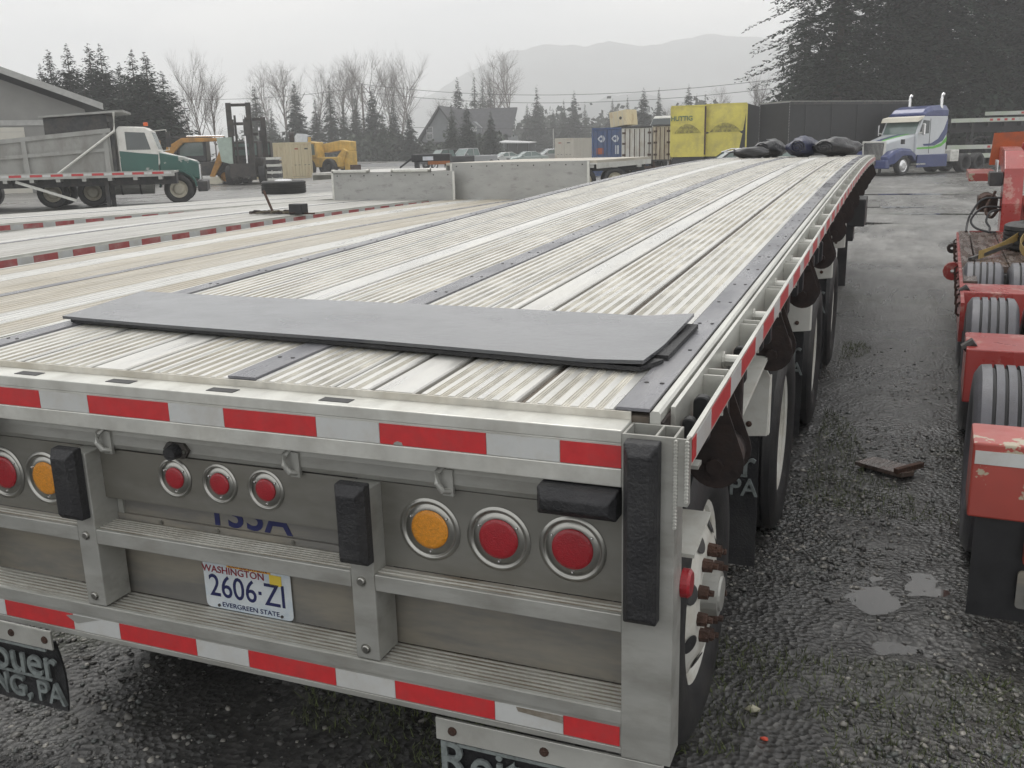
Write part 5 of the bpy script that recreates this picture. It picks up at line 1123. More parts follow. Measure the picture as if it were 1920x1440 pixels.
for s in (-1, 1):
    b = MB(); rings = []
    for (y, x0, x1, z0, z1) in ((-.25, .60, 1.10, .55, 1.0), (.15, .70, 1.20, .62, 1.28), (.8, .80, 1.22, 1.02, 1.42), (1.5, .9, 1.22, 1.02, 1.36), (1.9, .95, 1.2, .7, 1.15)):
        rings.append([(s * x0, y, z0), (s * x1, y, z0), (s * x1, y, z1 - .1), (s * (x1 - .12), y, z1), (s * x0, y, z1)])
    b.loft(rings); f_ = b.build('front_fender', 'truck_blue', t, bevel=.03)
    MB().hexa([(s * .80, -.262, .80), (s * 1.08, -.20, .80), (s * 1.08, -.18, .80), (s * .8, -.23, .80)], [(s * .80, -.21, .96), (s * 1.08, -.14, .96), (s * 1.08, -.12, .96), (s * .8, -.18, .96)]).build('headlight', 'chrome', f_)
    wheel(t, (s * 1.03, .95, .52), .52, .30, s, 'single', n=28, rim='chrome')
    MB().cyl((s * .98, 4.05, 1.0), (s * .98, 4.05, 3.55), .10, n=12).build('muffler', 'chrome', t)
    q = MB(); q.tube([(s * .98, 4.05, 3.5), (s * .98, 4.05, 3.95), (s * .98, 4.12, 4.12), (s * .98, 4.2, 4.2)], .085, 10); q.build('exhaust_stack', 'chrome', t)
    q = MB(); q.tube([(s * 1.05, 2.1, 2.15), (s * 1.35, 2.05, 2.2)], .03, 6); o2 = q.build('mirror_arm', 'white_paint', t); MB().box(s * 1.42 - .09, s * 1.42 + .09, 2.02, 2.12, 2.05, 2.65).build('mirror', 'chrome', o2, bevel=.03)
    MB().box(s * 1.18 - .05, s * 1.18 + .05, 2.0, 4.6, .38, 1.05).build('side_skirt', 'truck_blue', t, bevel=.03)
    MB().box(s * 1.05 - .18, s * 1.05 + .18, 1.95, 2.7, .52, .60).build('step', 'alu_bright', t)
    MB().box(s * 1.26 - .08, s * 1.26 + .08, .55, .68, 1.62, 1.86).build('bonnet_mirror', 'black', t)
MB().hexa([(-1.12, -.42, .38), (1.12, -.42, .38), (1.12, -.1, .38), (-1.12, -.1, .38)], [(-1.10, -.40, .82), (1.10, -.40, .82), (1.10, -.1, .82), (-1.10, -.1, .82)]).build('front_bumper', 'truck_blue', t, bevel=.06)
MB().box(-.45, .45, -.43, -.401, .55, .80).build('bumper_opening', 'black', t)
cb = MB().prism([(1.95, .95), (4.55, .95), (4.55, 3.05), (2.55, 3.05), (2.35, 2.95), (1.95, 2.12)], 0, -1.12, 1.12).build('cab', 'truck_silver', t, bevel=.05)
rc = MB(); rc.loft([[(-1.13, y, 3.02), (1.13, y, 3.02), (1.13, y, 3.02 + h_ * .55), (.95, y, 3.02 + h_), (-.95, y, 3.02 + h_), (-1.13, y, 3.02 + h_ * .55)] for y, h_ in ((2.5, .18), (2.75, .40), (3.2, .55), (4.0, .60), (4.56, .58))]); rc.build('roof_fairing', 'truck_blue', t, bevel=.05)
MB().hexa([(-1.0, 1.94, 2.14), (1.0, 1.94, 2.14), (1.0, 1.98, 2.16), (-1.0, 1.98, 2.16)], [(-.98, 2.30, 2.86), (.98, 2.30, 2.86), (.98, 2.34, 2.88), (-.98, 2.34, 2.88)]).build('windscreen', 'wind_glass', cb)
MB().hexa([(-1.16, 1.92, 2.74), (1.16, 1.92, 2.74), (1.16, 2.3, 2.90), (-1.16, 2.3, 2.90)], [(-1.14, 2.02, 2.98), (1.14, 2.02, 2.98), (1.14, 2.5, 3.06), (-1.14, 2.5, 3.06)]).build('sun_visor', 'visor_cream', cb, bevel=.02)
for x in (-.9, -.25, 0, .25, .9): MB().box(x - .05, x + .05, 1.965, 2.0, 2.80, 2.83).build('marker_lamp', 'orange_lamp', cb)
for s in (-1, 1):
    MB().prism([(2.12, 2.14), (2.95, 2.14), (2.95, 2.80), (2.42, 2.84)], 0, s * 1.122, s * 1.13).build('side_window', 'glass', cb)
    MB().prism([(2.5, 1.60), (3.2, 1.62), (3.8, 1.86), (4.25, 2.35), (4.54, 2.95), (4.54, 2.15), (4.2, 1.75), (3.5, 1.50), (2.6, 1.50)], 0, s * 1.122, s * 1.131).build('blue_swoosh', 'truck_blue', cb)
    MB().prism([(2.0, 1.42), (3.4, 1.46), (4.1, 1.62), (4.54, 1.98), (4.54, 1.70), (4.1, 1.45), (3.4, 1.34), (2.0, 1.34)], 0, s * 1.122, s * 1.130).build('green_swoosh', 'truck_green', cb)
    MB().box(s * 1.126 - .004, s * 1.126 + .004, 3.02, 3.05, 1.1, 2.9).build('door_seam', 'dark_steel', cb)
MB().box(-.45, .45, 2.0, 8.6, .6, .94).build('chassis', 'black', t)
o = MB().box(-1.15, 1.15, 5.0, 5.75, .62, 1.25).build('side_box', 'white_paint', t, bevel=.03)
for k in range(3): MB().box(1.151, 1.17, 5.1, 5.65, .70 + k * .17, .82 + k * .17).build('box_vent', 'alu_bright', o)
for y in (6.4, 7.7):
    for s in (-1, 1): wheel(t, (s * .95, y, .52), .52, .5, s, 'dual', n=22, rim='tyre')
# ---------------------------------------------------------------- stacked flatbeds behind the tractor
mat('rail_pale', (0.50, 0.52, 0.47), .5, .1, .08, 2, dirt=(0.3, 0.42, 0.2), dirt_amt=.4, dscale=1)
def stacked(label, px, D, rzd, z, ln, extra):
    p = gp(px, D); t = thing('flatbed_trailer', label, 'trailer', (p.x, p.y, 0), R(rzd), 'flatbeds parked behind the tractor')
    MB().box(0, ln, 0, 2.5, z - .28, z - .03).build('deck', 'dark_steel', t); MB().box(0, ln, -.03, -.001, z - .26, z).build('rub_rail', 'rail_pale', t)
    MB().box(.2, ln, .8, 1.7, max(.9, z - .9), z - .281).build('main_beam', 'black', t)
    x = ln * .18
    for k in range(9):
        MB().box(x, x + .18, -.034, -.031, z - .20, z - .06).build('reflective_tape', 'tape_red' if k % 2 else 'tape_white', t); x += .22
    for k in range(int(ln)): MB().box(k + .3, k + .42, .02, .8, z - .55, z - .281).build('under_bracket', 'dark_steel', t)
    for k in range(2):
        for y in (.3, 2.2): vwheel(t, ln - 1.5 - k * 1.3, y, .5, .45, -1 if y < 1 else 1, n=16)
    for y in (.5, 2.0): MB().box(1.4, 1.55, y - .06, y + .06, 0, z - .29).build('landing_leg', 'dark_steel', t); MB().box(ln - 1.2, ln - 1.05, y - .06, y + .06, .9, z - .29).build('stack_post', 'dark_steel', t)
    if extra:
        q = MB(); q.beam((.9, -.02, 1.25), (1.7, -.02, 1.9), .08, .08); q.beam((2.5, -.02, 1.9), (1.7, -.02, 1.9), .08, .08); q.build('frame_brace', 'dark_steel', t)
        MB().box(3.0, 4.1, -.04, -.02, 1.55, 2.15).build('sign_plate', 'black', t); MB().prism([(3.1, 1.75), (3.9, 1.75), (3.9, 2.1), (3.6, 1.9), (3.5, 2.1), (3.1, 2.1)], 1, -.05, -.041).build('emblem', 'print_white', t); MB().box(3.1, 3.95, -.05, -.041, 1.60, 1.70).build('emblem_bar', 'print_white', t)
    return t
stacked('upper flatbed of the stack, its pale rail level with the truck roof', 1776, 64, 8, 3.12, 12, True)
stacked('topmost far flatbed rail at the right edge above the stack', 1838, 69, 8, 3.65, 12, False)
stacked('lower flatbed with pale green rail behind the tractor', 1772, 61, 8, 1.42, 12, False)
stacked('plain low flatbed running behind the red gooseneck with red board', 1790, 57, 6, .95, 10, False)
# ================================================================== trees
def leafmat(name, col, var=.35):
    m = bpy.data.materials.new(name); m.use_nodes = True; MATS[name] = m; n = m.node_tree.nodes; l = m.node_tree.links; b = n['Principled BSDF']
    b.inputs['Roughness'].default_value = .7; b.inputs['Specular IOR Level'].default_value = .3
    g = n.new('ShaderNodeNewGeometry'); oi = n.new('ShaderNodeObjectInfo'); cr_ = n.new('ShaderNodeValToRGB')
    cr_.color_ramp.elements[0].color = (*[c * (1 - var) for c in col], 1); cr_.color_ramp.elements[1].color = (*[c * (1 + var) for c in col], 1)
    l.new(g.outputs['Random Per Island'], cr_.inputs['Fac'])
    hs = n.new('ShaderNodeHueSaturation'); mr = n.new('ShaderNodeMapRange'); mr.inputs['To Min'].default_value = .8; mr.inputs['To Max'].default_value = 1.25
    l.new(oi.outputs['Random'], mr.inputs['Value']); l.new(mr.outputs[0], hs.inputs['Value']); l.new(cr_.outputs[0], hs.inputs['Color']); l.new(hs.outputs[0], b.inputs['Base Color'])
    return m
leafmat('needles', (0.030, 0.045, 0.026)); leafmat('needles_dark', (0.014, 0.025, 0.015)); leafmat('needles_grey', (0.040, 0.052, 0.036)); leafmat('ivy', (0.045, 0.050, 0.024))
mat('bark', (0.075, 0.062, 0.052), .9, 0, .3, 6, bump=.4, bscale=20); mat('bark_pale', (0.15, 0.13, 0.115), .9, 0, .3, 6); mat('twig', (0.115, 0.095, 0.085), .9, 0, .3, 6)
def conifer(name, label, seed, H, Wd, leaf='needles', base=.08, lev=26, per=9, spray=.42, droop=.25, tops=1, group=None, dens=1.0, shape=1.0, tip=.05):
    """crown of drooping branches carrying flat sprays of needles"""
    rnd = np.random.default_rng(seed); t = thing(name, label, 'tree', group=group)
    b = MB(); b.tube([(0, 0, -.3), (.0, 0, H * .3), (.03, .02, H * .7), (0, 0, H * .97)], H * .016 + .03, 7, r1=.02); b.build('trunk', 'bark', t)
    V = []; n = 0
    for s in range(tops):
        ox, oy = (0, 0) if s == 0 else (rnd.uniform(-1, 1) * Wd * .3, rnd.uniform(-1, 1) * Wd * .3); Hs = H if s == 0 else H * rnd.uniform(.78, .95)
        for k in range(lev):
            f = (k + rnd.uniform(-.4, .4)) / (lev - 1); f = min(max(f, 0), 1); z = Hs * (base + (1 - base) * f)
            z0 = z
            R_ = Wd / 2 * ((1 - f) ** shape) * (.75 + .5 * rnd.random()) + tip
            nb = max(3, int(per * (.5 + .7 * (1 - f))))
            for j in range(nb):
                z = z0 + rnd.normal() * Hs / lev * .7; a = 2 * math.pi * (j + rnd.random()) / nb + k; ln = R_ * rnd.uniform(.6, 1.12); ns = max(3, int(ln / spray * 4.2 * dens))
                d = np.array([math.cos(a), math.sin(a), 0]); sd = np.array([-math.sin(a), math.cos(a), 0])
                for q in range(ns):
                    u_ = (q + .3 + rnd.random() * .6) / ns; c = np.array([ox, oy, z]) + d * ln * u_ + np.array([0, 0, -droop * ln * u_ ** 1.6 + .05 * rnd.normal()])
                    for sg in (-1, 1):
                        e = spray * rnd.uniform(.6, 1.3) * (1.1 - .5 * u_) * min(1, .3 + R_ / Wd * 2.4); dirv = d * rnd.uniform(.3, .9) + sd * sg * rnd.uniform(.4, 1) + np.array([0, 0, rnd.uniform(-.55, .15)])
                        dirv /= np.linalg.norm(dirv); wv = np.cross(dirv, [0, 0, 1.]); wv = wv / (np.linalg.norm(wv) + 1e-6) * .46 + np.array([0, 0, rnd.uniform(-.25, .25)])
                        V.append((c, c + dirv * e * .5 + wv * e * .5, c + dirv * e, c + dirv * e * .5 - wv * e * .5))
    A = np.array(V).reshape(-1, 3); me = bpy.data.meshes.new('crown'); nq = len(V)
    me.vertices.add(nq * 4); me.vertices.foreach_set('co', A.ravel()); me.loops.add(nq * 4); me.loops.foreach_set('vertex_index', np.arange(nq * 4))
    me.polygons.add(nq); me.polygons.foreach_set('loop_start', np.arange(nq) * 4); me.polygons.foreach_set('loop_total', np.full(nq, 4)); me.update(); me.validate()
    me.materials.append(MATS[leaf]); o = bpy.data.objects.new('crown', me); COL.objects.link(o); o.parent = t
    return t
def bare_tree(name, label, seed, H, spread, group=None, levels=5, bark='bark_pale'):
    rnd = random.Random(seed); t = thing(name, label, 'tree', group=group); bt = MB(); bc = MB()
    def grow(p, d, ln, r, lv):
        pts = [p]; q = p.copy(); dd = d.copy()
        for k in range(4):
            dd = (dd + Vector((rnd.gauss(0, .09), rnd.gauss(0, .09), .045))).normalized(); q = q + dd * ln / 4; pts.append(q.copy())
        (bt if lv == 0 else bc).tube(pts, r, 6 if lv == 0 else (4 if lv < 2 else 3), r1=r * (.5 if lv else .45))
        if lv >= levels: return
        nch = (10, 6, 5, 4, 3, 2)[lv]
        for k in range(nch):
            f = .28 + .72 * (k + rnd.random()) / nch if lv == 0 else rnd.uniform(.2, 1); i = min(3, int(f * 4)); c = pts[i].lerp(pts[i + 1], f * 4 - i)
            ax = Vector((rnd.gauss(0, 1), rnd.gauss(0, 1), rnd.gauss(0, .4))); ax = (ax - ax.dot(dd) * dd).normalized()
            an = rnd.uniform(.35, .8) * spread; nd = (dd * math.cos(an) + ax * math.sin(an)); nd.z += .18; nd.normalize()
            grow(c, nd, ln * rnd.uniform(.42, .66) * (1.15 - .5 * f if lv == 0 else 1), r * .42 * (1.2 - .5 * f), lv + 1)
    grow(Vector((0, 0, -.3)), Vector((0, 0, 1)), H * .72, H * .011 + .05, 0)
    bt.build('trunk', bark, t); bc.build('crown', 'twig', t)
    return t
used = {}
def plant(proto, px, D, scale, rz, label, group):
    p = gp(px, D)
    if proto.name not in used:
        used[proto.name] = 1; proto.location = p; proto.rotation_euler = (0, 0, rz); proto.scale = scale; proto['label'] = label; proto['group'] = group; return proto
    return dup(proto, p, rz, scale, label, group)
rg = random.Random(11)
def topscale(px, D, ytop, H):     # scale that brings a tree of height H up to image row ytop
    hor = 300.4 - (px / 1920) * 46.0; p = gp(px, D); zt = CAM.z + (hor - ytop) * D / F_PX * 1.03; return max(.2, (zt - p.z) / H)
cf = [conifer('conifer', 'x', 1, 10, 6.0, 'needles', lev=34, per=12, spray=.62), conifer('conifer', 'x', 2, 10, 5.2, 'needles_grey', lev=34, per=11, spray=.58, droop=.35),
      conifer('conifer', 'x', 3, 10, 6.2, 'needles_dark', lev=32, per=12, spray=.66, droop=.2, shape=.8), conifer('conifer', 'x', 4, 10, 4.2, 'needles_grey', lev=36, per=9, spray=.5, droop=.45)]
cyp = [conifer('cypress', 'x', 21, 10, 6.4, 'needles_dark', base=.02, lev=36, per=15, spray=.62, droop=-.35, shape=.75, tops=1), conifer('cypress', 'x', 22, 10, 5.8, 'needles_dark', base=.02, lev=36, per=15, spray=.6, droop=-.5, shape=.8)]
bt = [bare_tree('bare_tree', 'x', 31, 16, 1.25), bare_tree('bare_tree', 'x', 32, 16, 1.1), bare_tree('bare_tree', 'x', 33, 16, 1.4)]
G1 = 'cypress hedge behind the workshop'
for i, (px, D, yt, sx, lab) in enumerate(((104, 84, 138, .75, 'small dark cypress peeping over the workshop roof, leftmost of the hedge'), (122, 82, 113, .85, 'pointed cypress second from the left above the workshop roof'), (157, 80, 106, .95, 'cypress with a single tall spike above the workshop eave'),
        (197, 79, 103, .95, 'tallest cypress spike of the hedge, left of its twin'), (217, 80, 106, .95, 'cypress spike just right of the tallest one'), (248, 79, 134, .85, 'low cypress in the notch at the middle of the hedge'), (273, 78, 115, 1.0, 'cypress spike above the dump truck cab'),
        (298, 77, 117, 1.05, 'leaning cypress right of the spike above the cab'), (325, 78, 150, 1.15, 'broad low cypress at the right end of the hedge'), (180, 76, 160, 1.2, 'squat cypress filling the hedge beside the workshop corner'), (250, 75, 165, 1.3, 'squat cypress filling the hedge behind the dump bed'))):
    s = topscale(px, D, yt, 10); plant(cyp[i % 2], px, D, (s * sx, s * sx, s), i * 1.3, lab, G1)
G2 = 'conifers along the road'
rows = ((488, 142, 170, 0, 1.25, 'broad conifer right of the forklift masts'), (516, 150, 205, 1, 1.1, 'low conifer behind the cream container'), (562, 138, 164, 2, .85, 'dark pointed conifer above the cream container'), (598, 148, 190, 1, 1.1, 'pale conifer left of the tall dark one near the loader'),
        (626, 140, 163, 3, 1.2, 'tall slim conifer with open branches above the loader'), (650, 144, 200, 0, 1.0, 'conifer just left of the utility pole'), (672, 146, 186, 1, 1.15, 'conifer whose trunk lines up behind the utility pole'), (704, 150, 172, 2, .9, 'rounded conifer just right of the utility pole'), (722, 138, 215, 0, 1.0, 'low conifer second right of the pole'),
        (742, 140, 192, 1, 1.1, 'loose topped conifer between the pole and the house'), (771, 134, 213, 2, .85, 'small dark conifer against the left gable of the house'), (862, 190, 157, 2, .75, 'rounded tall conifer behind the house roof'), (893, 190, 150, 3, 1.0, 'spire conifer behind the house ridge'), (908, 200, 158, 1, .9, 'ragged conifer right of the spire one behind the house'), (922, 195, 150, 3, .8, 'slim ragged conifer beside the bare trees'),
        (850, 128, 198, 0, .9, 'conifer in front of the house, left of the pair'), (878, 124, 196, 2, .8, 'dark conifer in front of the middle of the house'), (922, 124, 212, 2, .85, 'dark conifer at the right end of the house'), (1008, 200, 171, 0, .95, 'pointed conifer right of the tallest bare tree'), (990, 205, 200, 1, 1.2, 'low conifer at the foot of the tallest bare tree'),
        (1038, 205, 208, 1, 1.1, 'low grey conifer above the beige container'), (1058, 200, 194, 0, .8, 'slim conifer left of the rounded one above the beige container'), (1077, 198, 178, 2, .75, 'rounded conifer above the blue container'), (1097, 200, 197, 3, 1.1, 'sparse conifer left of the tilted crate'), (1148, 195, 191, 1, 1.0, 'pointed conifer behind the tilted crate'),
        (1176, 160, 188, 0, .8, 'dark conifer just right of the tilted crate'), (1206, 158, 174, 2, .95, 'dark dense conifer behind the white box trailer'), (1234, 165, 172, 1, .8, 'slim conifer left of the yellow trailers'), (1289, 150, 167, 2, .75, 'round conifer peeping above the first yellow trailer'), (1304, 158, 185, 0, .7, 'small conifer between two treetops above the yellow trailers'), (1320, 155, 179, 3, 1.0, 'ragged treetop above the second yellow trailer'))
for i, (px, D, yt, k, sx, lab) in enumerate(rows):
    s = topscale(px, D, yt, 10); plant(cf[k], px, D, (s * sx, s * sx, s), i * 2.1, lab, G2)
G3 = 'bare trees beyond the road'
for i, (px, D, yt, k, sx, lab) in enumerate(((372, 95, 165, 2, .55, 'thin bare birch right of the cypress hedge'), (388, 92, 131, 1, .6, 'taller bare birch above the backhoe'), (410, 94, 150, 0, .6, 'bare birch just left of the tall forklift mast'),
        (512, 185, 140, 2, .8, 'bare tree leaning left above the container, left of its neighbour'), (541, 185, 129, 0, .95, 'round topped bare tree above the cream container'), (598, 190, 138, 2, .75, 'bare tree left of the broad one above the loader'), (647, 188, 132, 0, .9, 'broad bare tree left of the pole top'), (664, 192, 134, 1, .9, 'bare tree directly behind the pole top'),
        (712, 188, 127, 1, .8, 'bare tree just right of the pole top'), (736, 190, 129, 0, .7, 'bare tree in the middle of the group right of the pole'), (756, 188, 129, 1, .75, 'straight bare tree right of the middle one beyond the pole'), (775, 190, 150, 2, .6, 'bare tree at the right end of the group beyond the pole'), (822, 190, 192, 2, 1.1, 'low bushy bare tree behind the house ridge'),
        (930, 205, 131, 1, .75, 'slender bare tree left of the tallest one'), (961, 190, 111, 2, .75, 'tallest bare tree with fanned branches near the middle'), (1165, 200, 205, 2, .9, 'low bare tree behind the tilted crate'), (1258, 190, 200, 0, .9, 'bare shrub tree left of the yellow trailers'), (1345, 150, 172, 2, .9, 'bare crown above the second yellow trailer'), (1418, 75, 150, 0, .5, 'leafless sapling at the left foot of the big firs'))):
    H = 16 * .92; s = topscale(px, D, yt, H); plant(bt[k], px, D, (s * sx, s * sx, s), i * 1.7, lab, G3)
# big firs on the right
G4 = 'tall firs on the right'
big = [conifer('fir', 'x', 51, 24, 13.5, 'needles_dark', base=.10, lev=40, per=13, spray=.5, droop=.25, shape=.45, tip=.3, dens=.95), conifer('fir', 'x', 52, 22, 13, 'needles_dark', base=.06, lev=42, per=14, spray=.52, droop=.3, shape=.42, tip=.3, dens=.9)]
for i, (px, D, k, s, lab) in enumerate(((1562, 72, 0, 1.0, 'tall fir with drooping boughs at the left end of the firs'), (1660, 78, 1, 1.1, 'dense fir behind the black curtain trailer roof'), (1745, 74, 1, 1.05, 'dense fir right behind the tractor stacks'), (1830, 80, 0, 1.15, 'fir behind the stacked flatbeds'), (1925, 76, 1, 1.1, 'fir at the right edge of the picture'), (1500, 84, 1, .62, 'shorter fir under the leftmost boughs'), (1700, 92, 0, 1.2, 'far fir filling the gap above the tractor roof'), (1880, 95, 1, 1.25, 'far fir between the two rightmost firs'))):
    plant(big[k], px, D, (s, s, s), i * 1.9 + .4, lab, G4)
def hedge(name, label, pts, H, Wd, m, n, seed, spray):
    rnd = np.random.default_rng(seed); V = []
    for _ in range(n):
        k = rnd.integers(0, len(pts) - 1); a, b_ = pts[k], pts[k + 1]; u_ = rnd.random(); p = a.lerp(b_, u_); f = rnd.random()
        hh = H * (.7 + .3 * math.sin(p.x * .35 + seed) + .2 * math.sin(p.x * 1.1)); c = np.array([p.x, p.y, p.z]) + np.array([rnd.normal() * Wd * .4, rnd.normal() * Wd * .4, hh * f ** .8 * (1 + .12 * rnd.normal())])
        d = rnd.normal(size=3); d /= np.linalg.norm(d); e = spray * rnd.uniform(.5, 1.4); wv = np.cross(d, rnd.normal(size=3)); wv = wv / (np.linalg.norm(wv) + 1e-6) * .35 * e
        V.append((c, c + d * e * .5 + wv, c + d * e, c + d * e * .5 - wv))
    A = np.array(V).reshape(-1, 3); nq = len(V); b = MB(); b.v = [tuple(x) for x in A]; b.f = [(4 * i, 4 * i + 1, 4 * i + 2, 4 * i + 3) for i in range(nq)]; b.m = [0] * nq
    o = b.build(name, m); o['label'] = label; o['category'] = 'vegetation'; return stuff(o)
hedge('undergrowth', 'dark undergrowth and brambles below the tall firs', [gp(1490, 80), gp(1600, 76), gp(1750, 72), gp(1990, 72)], 7.0, 3.0, 'needles_dark', 9000, 3, .7)
hedge('far_wood', 'misty mass of far woodland behind the house and containers', [gp(930, 245), gp(1100, 240), gp(1260, 235), gp(1420, 230)], 9, 7, 'needles_grey', 9000, 5, 1.5)
hedge('road_shrubs', 'green shrubs at the foot of the conifers along the road', [gp(455, 140), gp(600, 140), gp(770, 138), gp(930, 132)], 3.4, 3, 'needles_grey', 7000, 7, .7)
# ================================================================== utility pole and lines
p = gp(686, 150); t = thing('utility_pole', 'wooden utility pole standing by the road left of centre', 'utility pole', p)
PH = topscale(686, 150, 168, 1.0)
MB().cyl((0, 0, -.2), (0, 0, PH), .19, .13, 10).build('pole_shaft', 'bark_pale', t); MB().beam((-.3, .1, PH - 1.0), (.5, .1, PH - 1.0), .12, .12).build('cross_arm', 'bark_pale', t); MB().cyl((.12, 0, PH), (.12, 0, PH + .35), .05, n=8).build('insulator', 'dark_steel', t); MB().cyl((-.28, 0, PH - 2.4), (-.28, 0, PH - 1.3), .17, n=10).build('transformer', 'aluminium', t)
def wire(label, z0, pxb, Db, z1, sag, r_=.03, back=None):
    a = gp(686, 150); a.z += z0; e = gp(pxb, Db); e.z = z1; pts = [a.lerp(e, k / 24) - Vector((0, 0, sag * 4 * (k / 24) * (1 - k / 24))) for k in range(25)]
    q = MB(); q.tube(pts, r_, 4); tag(q.build('power_line', 'black'), label, 'cable', 'power lines')
wire('upper power line running right from the pole top', PH + .2, 1560, 118, 10.2, 2.2); wire('second power line just below the upper one', PH - .9, 1560, 119, 9.2, 2.2); wire('low telephone cable running right past the house', PH * .47, 1330, 120, 4.6, .7); wire('power line running left from the pole top', PH - .3, 200, 160, 12.5, 1.4)
# ================================================================== house and shed
mat('house_wall', (0.20, 0.21, 0.215), .8, 0, .08, 1); mat('house_roof', (0.075, 0.075, 0.08), .85, 0, .15, 2); mat('house_white', (0.5, 0.5, 0.5), .6)
p = gp(832, 140); t = thing('house', 'dark grey gabled house among the conifers', 'house', p, R(8))
MB().prism([(-3.2, 0), (2.6, 0), (2.6, 2.9), (-.3, 7.2), (-3.2, 2.9)], 1, 0, 8).build('wall', 'house_wall', t)
MB().box(2.6, 9.5, 1.5, 8, 0, 3.2).build('side_wing', 'house_wall', t)
MB().prism([(-3.7, 2.6), (-.3, 7.35), (-.3, 7.65), (-4.0, 2.7)], 1, -.5, 8.3).build('roof_slope', 'house_roof', t); MB().prism([(3.1, 2.6), (-.3, 7.35), (-.3, 7.65), (3.4, 2.7)], 1, -.5, 8.3).build('roof_slope', 'house_roof', t)
MB().hexa([(1.2, .6, 2.9), (10.2, .6, 2.9), (10.2, 5, 7.0), (-.2, 5, 7.0)], [(1.2, .6, 3.15), (10.2, .6, 3.15), (10.2, 5, 7.25), (-.2, 5, 7.25)]).build('wing_roof', 'house_roof', t)
MB().box(-3.1, 2.4, -1.6, -.002, 2.3, 2.5).build('porch_roof', 'house_roof', t)
for (x, z, hw) in ((-2.0, 2.9, .5), (1.3, 3.4, .42)):
    for k in (0, 1):
        f = MB().box(x - hw, x + hw, -.04, -.003, z + k * .95, z + k * .95 + .85).build('window', 'house_white', t); MB().box(x - hw + .1, x + hw - .1, -.05, -.041, z + k * .95 + .1, z + k * .95 + .75).build('pane', 'glass', f)
for x in (-2.9, 2.2): MB().box(x - .1, x + .1, -1.55, -1.4, 0, 2.29).build('porch_post', 'house_white', t)
o = MB().prism([(3.2, 3.6), (5.6, 3.6), (5.6, 4.4), (4.4, 5.3), (3.2, 4.4)], 1, 1.2, 4).build('dormer', 'house_wall', t); MB().box(3.9, 4.9, 1.16, 1.198, 3.9, 4.6).build('pane', 'house_white', o)
p = gp(965, 128); t = thing('open_shed', 'low open shed with pale roof edge right of the house', 'shed', p, R(5))
MB().hexa([(-2.2, -1, 2.2), (2.3, -1, 2.1), (2.3, 3, 2.2), (-2.2, 3, 2.5)], [(-2.2, -1, 2.34), (2.3, -1, 2.22), (2.3, 3, 2.32), (-2.2, 3, 2.64)]).build('roof', 'house_white', t)
for x in (-2.0, -.7, .6, 2.1): MB().box(x - .06, x + .06, -.9, -.78, 0, 2.15).build('post', 'dark_steel', t)
MB().box(-2.1, 2.2, 2.6, 2.7, 0, 2.2).build('back_wall', 'house_wall', t)
p = gp(1038, 112); t = thing('pipe_post', 'thin pale post beside the beige container', 'post', p); MB().cyl((0, 0, 0), (0, 0, 3.9), .04, n=8).build('shaft', 'alu_bright', t); MB().lathe([(3.9, .06), (3.98, .04), (4.0, .001)], (0, 0, 0), (0, 0, 1), 8).build('cap', 'dark_steel', t)
# ================================================================== ground
def vnoise(x, y, seed=0):
    xi = np.floor(x).astype(np.int64); yi = np.floor(y).astype(np.int64); fx = x - xi; fy = y - yi; fx = fx * fx * (3 - 2 * fx); fy = fy * fy * (3 - 2 * fy)
    def h(a, b_):
        n = (a * 374761393 + b_ * 668265263 + seed * 2246822519) & 0xffffffff; n = ((n ^ (n >> 13)) * 1274126177) & 0xffffffff; return ((n ^ (n >> 16)) & 0xffff) / 65535.0
    return (h(xi, yi) * (1 - fx) + h(xi + 1, yi) * fx) * (1 - fy) + (h(xi, yi + 1) * (1 - fx) + h(xi + 1, yi + 1) * fx) * fy
def graded(a, b_, fine, lo, hi, grow=1.12, first=None):
    c = list(np.arange(lo, hi + 1e-6, fine)); s = fine; x = hi
    while x < b_: s *= grow; x += s; c.append(x)
    s = fine; x = lo; pre = []
    while x > a: s *= grow; x -= s; pre.append(x)
    return np.array(pre[::-1] + c)
gx = graded(-1500, 1500, .03, -2.4, 3.0); gy = graded(-30, 2600, .03, -1.3, 5.5)
X, Y = np.meshgrid(gx, gy); dist = np.hypot(X, Y)
PUD = tuple((gp(px, D).x, gp(px, D).y, rx, ry) for px, D, rx, ry in ((1690, 3.62, .15, .13), (1675, 3.28, .13, .09), (1725, 4.1, .17, .12), (1500, 2.72, .07, .05), (1640, 3.95, .10, .09)))
Z = (vnoise(X * 1.1, Y * 1.1, 1) - .5) * .030 + (vnoise(X * 3.3, Y * 3.3, 2) - .5) * .016 + (vnoise(X * 9, Y * 9, 3) - .5) * .011 + (vnoise(X * 22, Y * 22, 4) - .5) * .007
for cx, cy, rx, ry in PUD: _m = np.exp(-(((X - cx) / rx / 1.2) ** 2 + ((Y - cy) / ry / 1.2) ** 2)); Z += _m * (-.021 + .020 * (vnoise(X * 7, Y * 11, 21) - .5) + .020 * (vnoise(X * 16, Y * 22, 22) - .5))
Z *= np.clip(1.4 - dist / 40, 0.0, 1); Z -= .006
tt = np.clip((dist - 85) / 95, 0, 1); Z += .9 * tt * tt * (3 - 2 * tt)
nyy, nxx = X.shape; me = bpy.data.meshes.new('ground'); idx = np.arange(nxx * nyy).reshape(nyy, nxx)
q = np.stack([idx[:-1, :-1], idx[:-1, 1:], idx[1:, 1:], idx[1:, :-1]], -1).reshape(-1, 4); nq = len(q)
